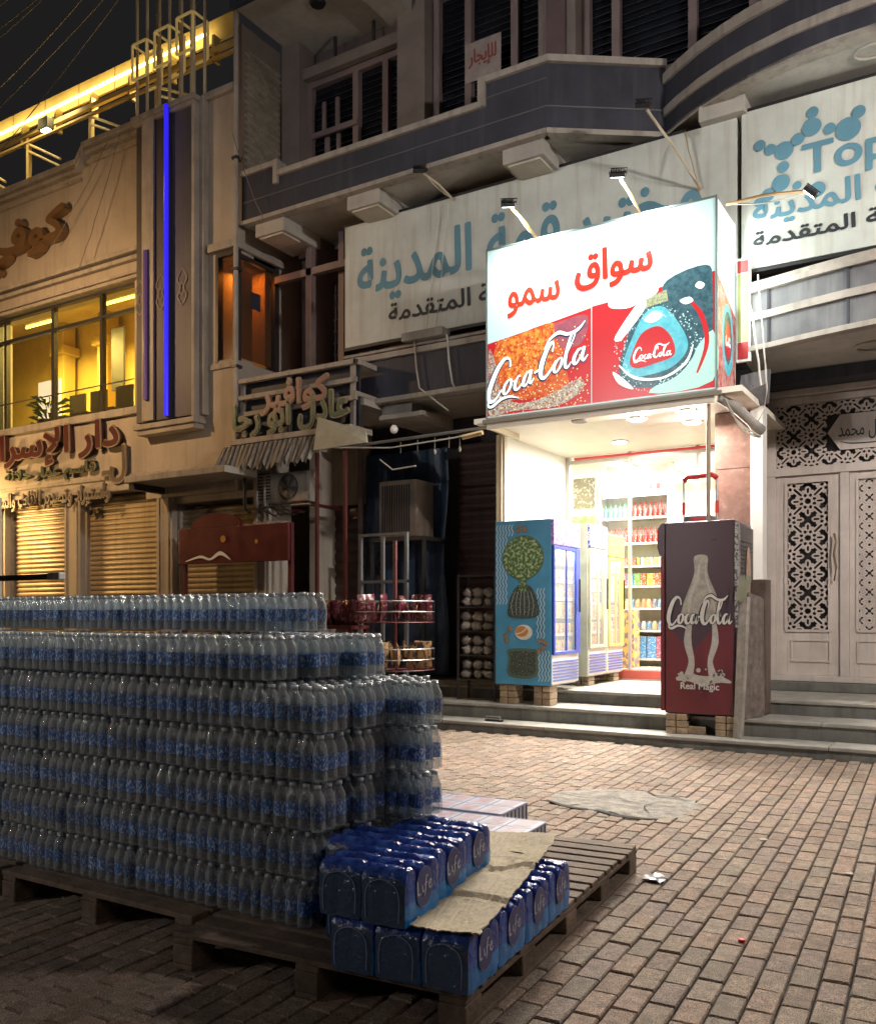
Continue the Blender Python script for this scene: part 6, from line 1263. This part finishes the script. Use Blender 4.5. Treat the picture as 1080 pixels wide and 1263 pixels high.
for i in range(NXB):
    for j in range(NYB): core.lathe([(.024, 0), (.029, .006), (.029, .12), (.018, .147), (.0125, .156), (.0145, .162), (.0145, .176)], (i - 1.5) * DBX, (j - 1) * DBY, 0, 7, mi=[0, 1, 0, 0, 0, 2])
COREME = core.mesh('water_pack', [BOT, LABM, CAPM], True)
ORD = ['first', 'second', 'third', 'fourth', 'fifth', 'sixth', 'seventh', 'eighth', 'ninth', 'tenth', 'eleventh', 'twelfth', 'thirteenth', 'fourteenth']
LAYER = ['bottom', 'second lowest', 'third lowest', 'middle', 'third highest', 'second highest', 'top']
def water_pack(x, y, z, label, full=True, rz=0):
    if not full:
        o = bpy.data.objects.new('water_pack', COREME); COL.objects.link(o); o.location = (x, y, z); o.rotation_euler[2] = rz; tag(o, label, 'water pack', 'shrink-wrapped water bottle packs on the pallets'); return
    r_ = bpy.data.objects.new('water_pack', random.choice(FILMS)); COL.objects.link(r_); r_.location = (x, y, z); r_.rotation_euler[2] = rz + (math.pi if random.random() < .5 else 0)
    tag(r_, label, 'water pack', 'shrink-wrapped water bottle packs on the pallets')
    for i in range(NXB):
        for j in range(NYB):
            o = bpy.data.objects.new('bottle', BOTME); COL.objects.link(o); o.parent = r_; o.location = ((i - 1.5) * DBX + random.uniform(-.0008, .0008), (j - 1) * DBY, .003 + random.uniform(0, .002)); o.rotation_euler = (random.uniform(-.012, .012), random.uniform(-.012, .012), random.uniform(0, 6.28))
            l_ = bpy.data.objects.new('label', LABME); COL.objects.link(l_); l_.parent = o; l_.rotation_euler[2] = random.uniform(0, 6)
ZB = .142
def ends(x_right, ncol): return [x_right - PW / 2 - k * (PW + .0015) for k in range(ncol)]
for L in range(7):
    z = ZB + L * HL
    rows = []
    if L < 5:
        xr = (-2.22, -2.20, -2.15, -2.15, -2.14)[L]
        rows = [(2.66, xr, 12, True), (2.86, -2.11 if L else -2.2, 12, 'mix'), (3.05, -1.95, 3, True), (3.25, -2.12, 3, True)]
        if L == 4: rows[1] = (2.86, -2.11, 12, True)
    elif L == 5: rows = [(2.68, -2.42, 11, True), (2.88, -2.36, 11, 'mix'), (3.09, -2.27, 4, True), (3.29, -2.42, 4, True)]
    else: rows = [(3.12, -2.62, 12, True), (3.32, -3.0, 10, False)]
    for ri, (yf, xr_, nc, full) in enumerate(rows):
        for k, x in enumerate(ends(xr_, nc)):
            fl_ = full if full != 'mix' else (k < 2)
            rn = ['front row', 'second row', 'third row', 'rear row'][ri] if L < 6 else ['front row', 'second row'][ri]
            water_pack(x + random.uniform(-.002, .002), yf + PD / 2 + random.uniform(-.008, .008), z, 'water pack in the %s layer, %s, %s from its right end' % (LAYER[L], rn, ORD[k]), fl_, random.uniform(-.015, .015))
    if L == 5:
        for k, x in enumerate(ends(-3.2, 8)): water_pack(x, 3.12 + PD / 2, z, 'water pack in the %s layer, inner row, %s from its right end' % (LAYER[L], ORD[k]), False)
    if L < 5:
        for k, x in enumerate(ends(-2.87, 9)): water_pack(x, 3.07 + PD / 2, z, 'water pack in the %s layer, inner row, %s from its right end' % (LAYER[L], ORD[k]), False)

# ================================================================== BLUE PRINTED PACKS
BF = printed('blue_pack_film', (.014, .036, .22), (.045, .11, .40), 14, .45, rough=.2, sharp=.2, stretch=(1, 1, .5), bump=1, bs=34)
BFL = mat('pack_lower_blue', (.010, .17, .48), .22, var=.3, vs=12, bump=.5, bs=30)
ENDM = clear('pack_end_film', (.25, .35, .6), .7, .95, (.06, .11, .20), .18, bump=.8, bs=40)
def blue_mesh(W, D, H, seed, front):
    """film-wrapped block of bottles: rows of caps push ridges up through the top film"""
    rnd = random.Random(seed); b = MB(); nx, ny = 14, 18; nrow = 3
    def top(x, y):
        ed = min(1, (.5 - abs(x / W)) * 7) ; py = abs(math.sin(math.pi * nrow * (y / D + .5))) ** .7
        return H - .036 + .034 * py - (.006 * (1 - ed) if ed < .5 else 0) + rnd.uniform(-.003, .003)
    vs = [];
    for j in range(ny + 1):
        for i in range(nx + 1):
            x = -W / 2 + W * i / nx; y = -D / 2 + D * j / ny; vs.append((x, y, top(x, y)))
    fs = [(j * (nx + 1) + i, j * (nx + 1) + i + 1, (j + 1) * (nx + 1) + i + 1, (j + 1) * (nx + 1) + i) for j in range(ny) for i in range(nx)]
    b.add(vs, fs, 0)
    ring = [(i, 0) for i in range(nx)] + [(nx, j) for j in range(ny)] + [(i, ny) for i in range(nx, 0, -1)] + [(0, j) for j in range(ny, 0, -1)]
    zs = (H * .72, H * .40, H * .12, 0); base = len(b.v); n = len(ring)
    prev = [j * (nx + 1) + i for i, j in ring]
    for zi, z in enumerate(zs):
        cur = []
        for (i, j) in ring:
            x, y, _ = vs[j * (nx + 1) + i]
            bul = .006 * (abs(math.sin(math.pi * nrow * (y / D + .5))) if i in (0, nx) else abs(math.sin(math.pi * 2 * (x / W + .5)))) + rnd.uniform(-.0015, .0015); k = (0.9 if zi == 3 else 1) 
            cur.append(len(b.v)); b.v.append((x * (1 + bul / W * 2) * (1 if k == 1 else .97), y * (1 + bul / D * 2) * (1 if k == 1 else .98), z))
        for q in range(n):
            side = ring[q][1] == 0 and ring[(q + 1) % n][1] == 0
            b.f.append((cur[q], cur[(q + 1) % n], prev[(q + 1) % n], prev[q])); b.m.append(2 if (side and front) else (0 if zi < 2 else 1))
        prev = cur
    b.f.append(tuple(prev[::-1])); b.m.append(1)
    me = b.mesh('blue_pack', [BF, BFL, ENDM], True); me.set_sharp_from_angle(angle=R(32)); return me
BPW, BPD, BPH = .165, .245, .192
BMS = [blue_mesh(BPW, BPD, BPH, s, True) for s in range(4)]
LOGO1 = mat('oval_violet', (.022, .03, .15), .3, bump=0); LOGO2 = mat('logo_silver', (.46, .50, .60), .3, bump=0); LOGO3 = mat('oval_rim', (.16, .21, .40), .3, bump=0)
SHEAR = [([(.0, 2.6), (.1, 1.2), (.2, .1), (.9, 0.0)], [.25, .3, .3, .12]), ([(1.3, 1.5), (1.35, .8), (1.5, .1), (1.8, .3)], [.2, .26, .24, .1]), ([(2.9, 2.6), (2.4, 2.7), (2.2, 1.6), (2.1, .0), (1.9, -.8)], [.1, .22, .28, .26, .1]), ([(1.8, 1.3), (2.8, 1.4)], [.16, .14]), ([(3.1, .7), (3.7, 1.0), (3.6, 1.5), (3.2, 1.2), (3.1, .5), (3.5, .0), (4.1, .4)], [.14, .16, .2, .24, .26, .2, .08])]
def blue_pack(x, y, z, rz, label, logo=True):
    o = bpy.data.objects.new('blue_pack', random.choice(BMS)); COL.objects.link(o); o.location = (x, y, z); o.rotation_euler[2] = rz; tag(o, label, 'drinks pack', 'blue film-wrapped packs on the right pallet')
    if logo:
        fr_ = frame((BPW / 2 + .006, -.075, .045), '+x')
        MB().poly(fr_, circle(.075, .065, .060, .068, 24), .0016).build('oval_rim', LOGO3, o, local=True)
        MB().poly(fr_, circle(.075, .065, .0575, .065, 24), .0026).build('oval_badge', LOGO1, o, local=True)
        b = MB(); [b.ribbon(fr_, [(.022 + a * .026 , .045 + c_ * .018 + a * .002) for a, c_ in pts], [q * .026 for q in wd], .0036 + .0003 * i) for i, (pts, wd) in enumerate(SHEAR)]; b.build('script_lettering', LOGO2, o, local=True)
    b = MB(); b.ribbon(frame((0, -BPD / 2 - .006, 0)), [(-.062, .02), (-.064, .09), (-.05, .135), (0, .155), (.05, .135), (.064, .09), (.062, .02)], .004, .004); b.build('end_print', LOGO3, o, local=True)
LZ = .142; UZ = LZ + BPH - .008
for k in range(4): blue_pack(-1.497 - .021 * k, 2.59 + k * .25, LZ, R(4.6), 'blue pack under the cardboard, %s from the near end of the right column' % ORD[k])
for k in range(4): blue_pack(-1.672 - .021 * k, 2.575 + k * .25, LZ, R(4.6), 'blue pack in the lower tier, %s of the middle column' % ORD[k], False)
for k in range(3): blue_pack(-1.846 - .021 * k, 2.56 + k * .25, LZ, R(4.6), 'blue pack in the lower tier, %s of the inner column' % ORD[k], False)
for k in range(3): blue_pack(-1.71 - .036 * k, 2.55 + k * .255, UZ, R(5), 'blue pack in the upper tier, %s from the near end of the outer column' % ORD[k])
for k in range(3): blue_pack(-1.89 - .036 * k, 2.55 + k * .26, UZ, R(6), 'blue pack in the upper tier, %s from the near end of the inner column' % ORD[k])
blue_pack(-2.06, 2.80, UZ, R(3), 'blue pack in the shade against the clear water packs, upper tier', False)
blue_pack(-2.04, 2.78, LZ, R(3), 'blue pack in the shade against the clear water packs, lower tier', False)
# cardboard sheet over the lower packs
def sheet(corners, nx, ny, amp, seed, m, name, th=.004, sag=None):
    rnd = random.Random(seed); a, b_, c_, d_ = [Vector(q) for q in corners]; vs = []
    for j in range(ny + 1):
        for i in range(nx + 1):
            s_, t_ = i / nx, j / ny; p = (a * (1 - s_) + b_ * s_) * (1 - t_) + (d_ * (1 - s_) + c_ * s_) * t_
            e = rnd.uniform(-.005, .005) if (i in (0, nx) or j in (0, ny)) else 0
            vs.append((p.x + e, p.y + e, p.z + amp * (math.sin(s_ * 5 + t_ * 7 + seed) * .5 + math.sin(t_ * 13 + seed) * .3 + rnd.uniform(-.25, .25)) + (sag(s_, t_) if sag else 0)))
    b = MB(); n0 = len(vs); fs = [(j * (nx + 1) + i, j * (nx + 1) + i + 1, (j + 1) * (nx + 1) + i + 1, (j + 1) * (nx + 1) + i) for j in range(ny) for i in range(nx)]
    b.add(vs + [(x, y, z - th) for x, y, z in vs], fs + [tuple(n0 + q for q in f_[::-1]) for f_ in fs])
    ring = [i for i in range(nx + 1)] + [(j) * (nx + 1) + nx for j in range(1, ny + 1)] + [ny * (nx + 1) + i for i in range(nx - 1, -1, -1)] + [j * (nx + 1) for j in range(ny - 1, 0, -1)]
    b.add([], []); k0 = 0
    for q in range(len(ring)): r0, r1 = ring[q], ring[(q + 1) % len(ring)]; b.f.append((r0, n0 + r0, n0 + r1, r1)); b.m.append(0)
    return b
CARD = mat('cardboard', (.36, .30, .20), .85, var=.22, vs=4, bump=.35, bs=90)
t = thing('cardboard_sheet', 'flattened creased cardboard sheet lying over the lower blue packs', 'cardboard', (-1.6, 3, .36))
sheet([(-1.60, 2.44, .345), (-1.37, 2.48, .340), (-1.63, 3.68, .36), (-2.0, 3.66, .355)], 30, 46, .0085, 3, CARD, 'sheet', sag=lambda s_, t_: (-.012 if abs(t_ - .28) < .02 else 0) + .016 * max(0, t_ - .85) * 6 * s_ + (.012 if abs(t_ - .62 - .05 * math.sin(s_ * 9)) < .03 else 0)).build('sheet', CARD, t, smooth=False)
b = MB(); b.poly((Vector((-1.69, 3.32, .372)), Vector((1, 0, 0)), Vector((0, 1, 0)), Vector((0, 0, 1))), smooth_poly([(0, 0), (.04, .012), (.07, 0), (.04, -.012)], 3)); b.build('torn_hole', mat('hole_dark', (.03, .025, .02), 1, spec=0, bump=0), t)
b = MB(); b.ribbon(frame((0, 0, .3685), '+z'), [(-1.66, 2.80), (-1.56, 2.77), (-1.47, 2.79), (-1.42, 2.78)], [.003, .006, .004, .002], 0); b.ribbon(frame((0, 0, .374), '+z'), [(-1.80, 3.26), (-1.72, 3.20), (-1.64, 3.24), (-1.55, 3.22)], [.003, .008, .005, .002], 0); b.build('fold_crease', mat('crease_brown', (.10, .08, .05), .9), t)
# flat printed cartons on the pallet
CT = mat('carton_white', (.36, .36, .42), .45, var=.08, vs=6, bump=.1); CTB = mat('carton_blue_print', (.07, .09, .30), .45, bump=0); CTP = printed('carton_picture', (.38, .30, .34), (.32, .20, .24), 16, .5, sharp=.1)
def carton(label, x0, y0, z0, W, D, H, rz):
    t = thing('carton', label, 'carton', (x0, y0, z0), rz); MB().box(0, W, 0, D, 0, H).build('box', CT, t, local=True, bevel=.004)
    b = MB(); n = 4; f_ = (Vector((0, 0, H)), Vector((1, 0, 0)), Vector((0, 1, 0)), Vector((0, 0, 1)))
    for k in range(n + 1): b.bar2(f_, (k * W / n, 0), (k * W / n, D), .008, .002, 0)
    b.bar2(f_, (0, D * .5), (W, D * .5), .008, .0021, 0); b.bar2(f_, (0, .004), (W, .004), .008, .0022, 0); b.bar2(f_, (0, D - .004), (W, D - .004), .008, .0022, 0); b.build('print_lines', CTB, t, local=True)
    for k in range(n):
        for j in range(2): MB().poly(f_, [(k * W / n + .03, j * D / 2 + .03), ((k + 1) * W / n - .03, j * D / 2 + .03), ((k + 1) * W / n - .03, (j + 1) * D / 2 - .03), (k * W / n + .03, (j + 1) * D / 2 - .03)], .0015).build('picture', CTP, t, local=True)
    for k in range(7): MB().box(W + .0005, W + .002, .02 + k * D / 7, .02 + k * D / 7 + .012, .01, H - .01).build('barcode_stripe', BLK, t, local=True)
carton('flat blue and white printed carton on the pallet, nearer one', -2.52, 3.80, .142, .62, .36, .15, R(4))
carton('flat blue and white printed carton on the pallet, farther one', -2.82, 4.20, .142, .62, .36, .15, R(3))

# ================================================================== LITTER
t = thing('red_litter', 'small bright red bottle top lying on the paving', 'litter', (-.87, 3.81, .003)); MB().lathe([(.018, 0), (.018, .012), (.014, .014)], n=12).build('cap', emit('red_cap_plastic', (.6, .01, .02), .0), t, local=True); t.scale = (.8, .8, .8)
for li_, (x_, y_, w_) in enumerate(((-.35, 3.05, .018), (-.62, 5.1, .022), (.1, 4.6, .02), (-1.15, 5.6, .025), (-.2, 6.8, .03), (-3.3, 7.6, .03), (-.75, 2.75, .014), (-4.3, 8.2, .03))):
    b = MB(); b.poly(frame((x_, y_, .0065), '+z'), smooth_poly([(w_ * math.cos(a_) * random.uniform(.6, 1.2), w_ * math.sin(a_) * random.uniform(.6, 1.2)) for a_ in [k_ * 1.047 for k_ in range(6)]], 2), 0, .003)
    tag(b.build('litter_scrap', mat(('litter_dark', 'litter_pale')[li_ % 2], ((.05, .04, .035), (.35, .32, .28))[li_ % 2], .8)), ('small dark leaf-like scrap nearest the right bottom of the paving', 'small pale scrap on the paving right of the pallet', 'small dark scrap far right on the middle of the paving', 'small pale scrap between the pallet corner and the steps', 'small dark scrap on the paving before the grille doors', 'small pale scrap on the paving behind the cartons', 'small dark scrap just right of the red bottle top, nearer', 'small pale scrap close to the kerb left of the cooler')[li_], 'litter')
t = thing('plastic_scrap', 'crumpled clear plastic scrap by the corner of the pallet', 'litter', (-1.45, 4.45, .004)); sheet([(-1.50, 4.42, .02), (-1.40, 4.41, .012), (-1.39, 4.52, .01), (-1.47, 4.55, .02)], 6, 6, .012, 5, FILM, 's').build('scrap', mat('scrap_plastic', (.26, .26, .26), .35), t)
t = thing('cardboard_piece', 'dark square of cardboard lying before the pallet', 'cardboard', (-1.9, 1.9, 0)); sheet([(-1.93, 1.86, .012), (-1.62, 1.92, .012), (-1.66, 2.14, .012), (-1.94, 2.08, .012)], 8, 6, .004, 8, CARD, 's').build('sheet', mat('dark_cardboard', (.14, .12, .10), .8), t)
t = thing('paper_scrap', 'crumpled pale paper on the dark ground at the lower left', 'paper', (-2.5, 1.5, 0)); sheet([(-2.62, 1.52, .02), (-2.42, 1.60, .02), (-2.44, 1.72, .02), (-2.60, 1.66, .02)], 6, 5, .012, 9, CARD, 's').build('sheet', mat('pale_paper', (.35, .34, .32), .8), t)
t = thing('steel_bracket', 'small black steel bracket lying on the kerb step left of centre', 'bracket', (-5, 9.2, .11)); MB().box(-5.0, -4.78, 9.2, 9.24, .112, .135).build('plate', BLACK, t); MB().tube([(-4.98, 9.2, .13), (-4.98, 9.2, .17), (-4.8, 9.2, .17), (-4.8, 9.2, .13)], .01, 5).build('loop', STEEL, t)
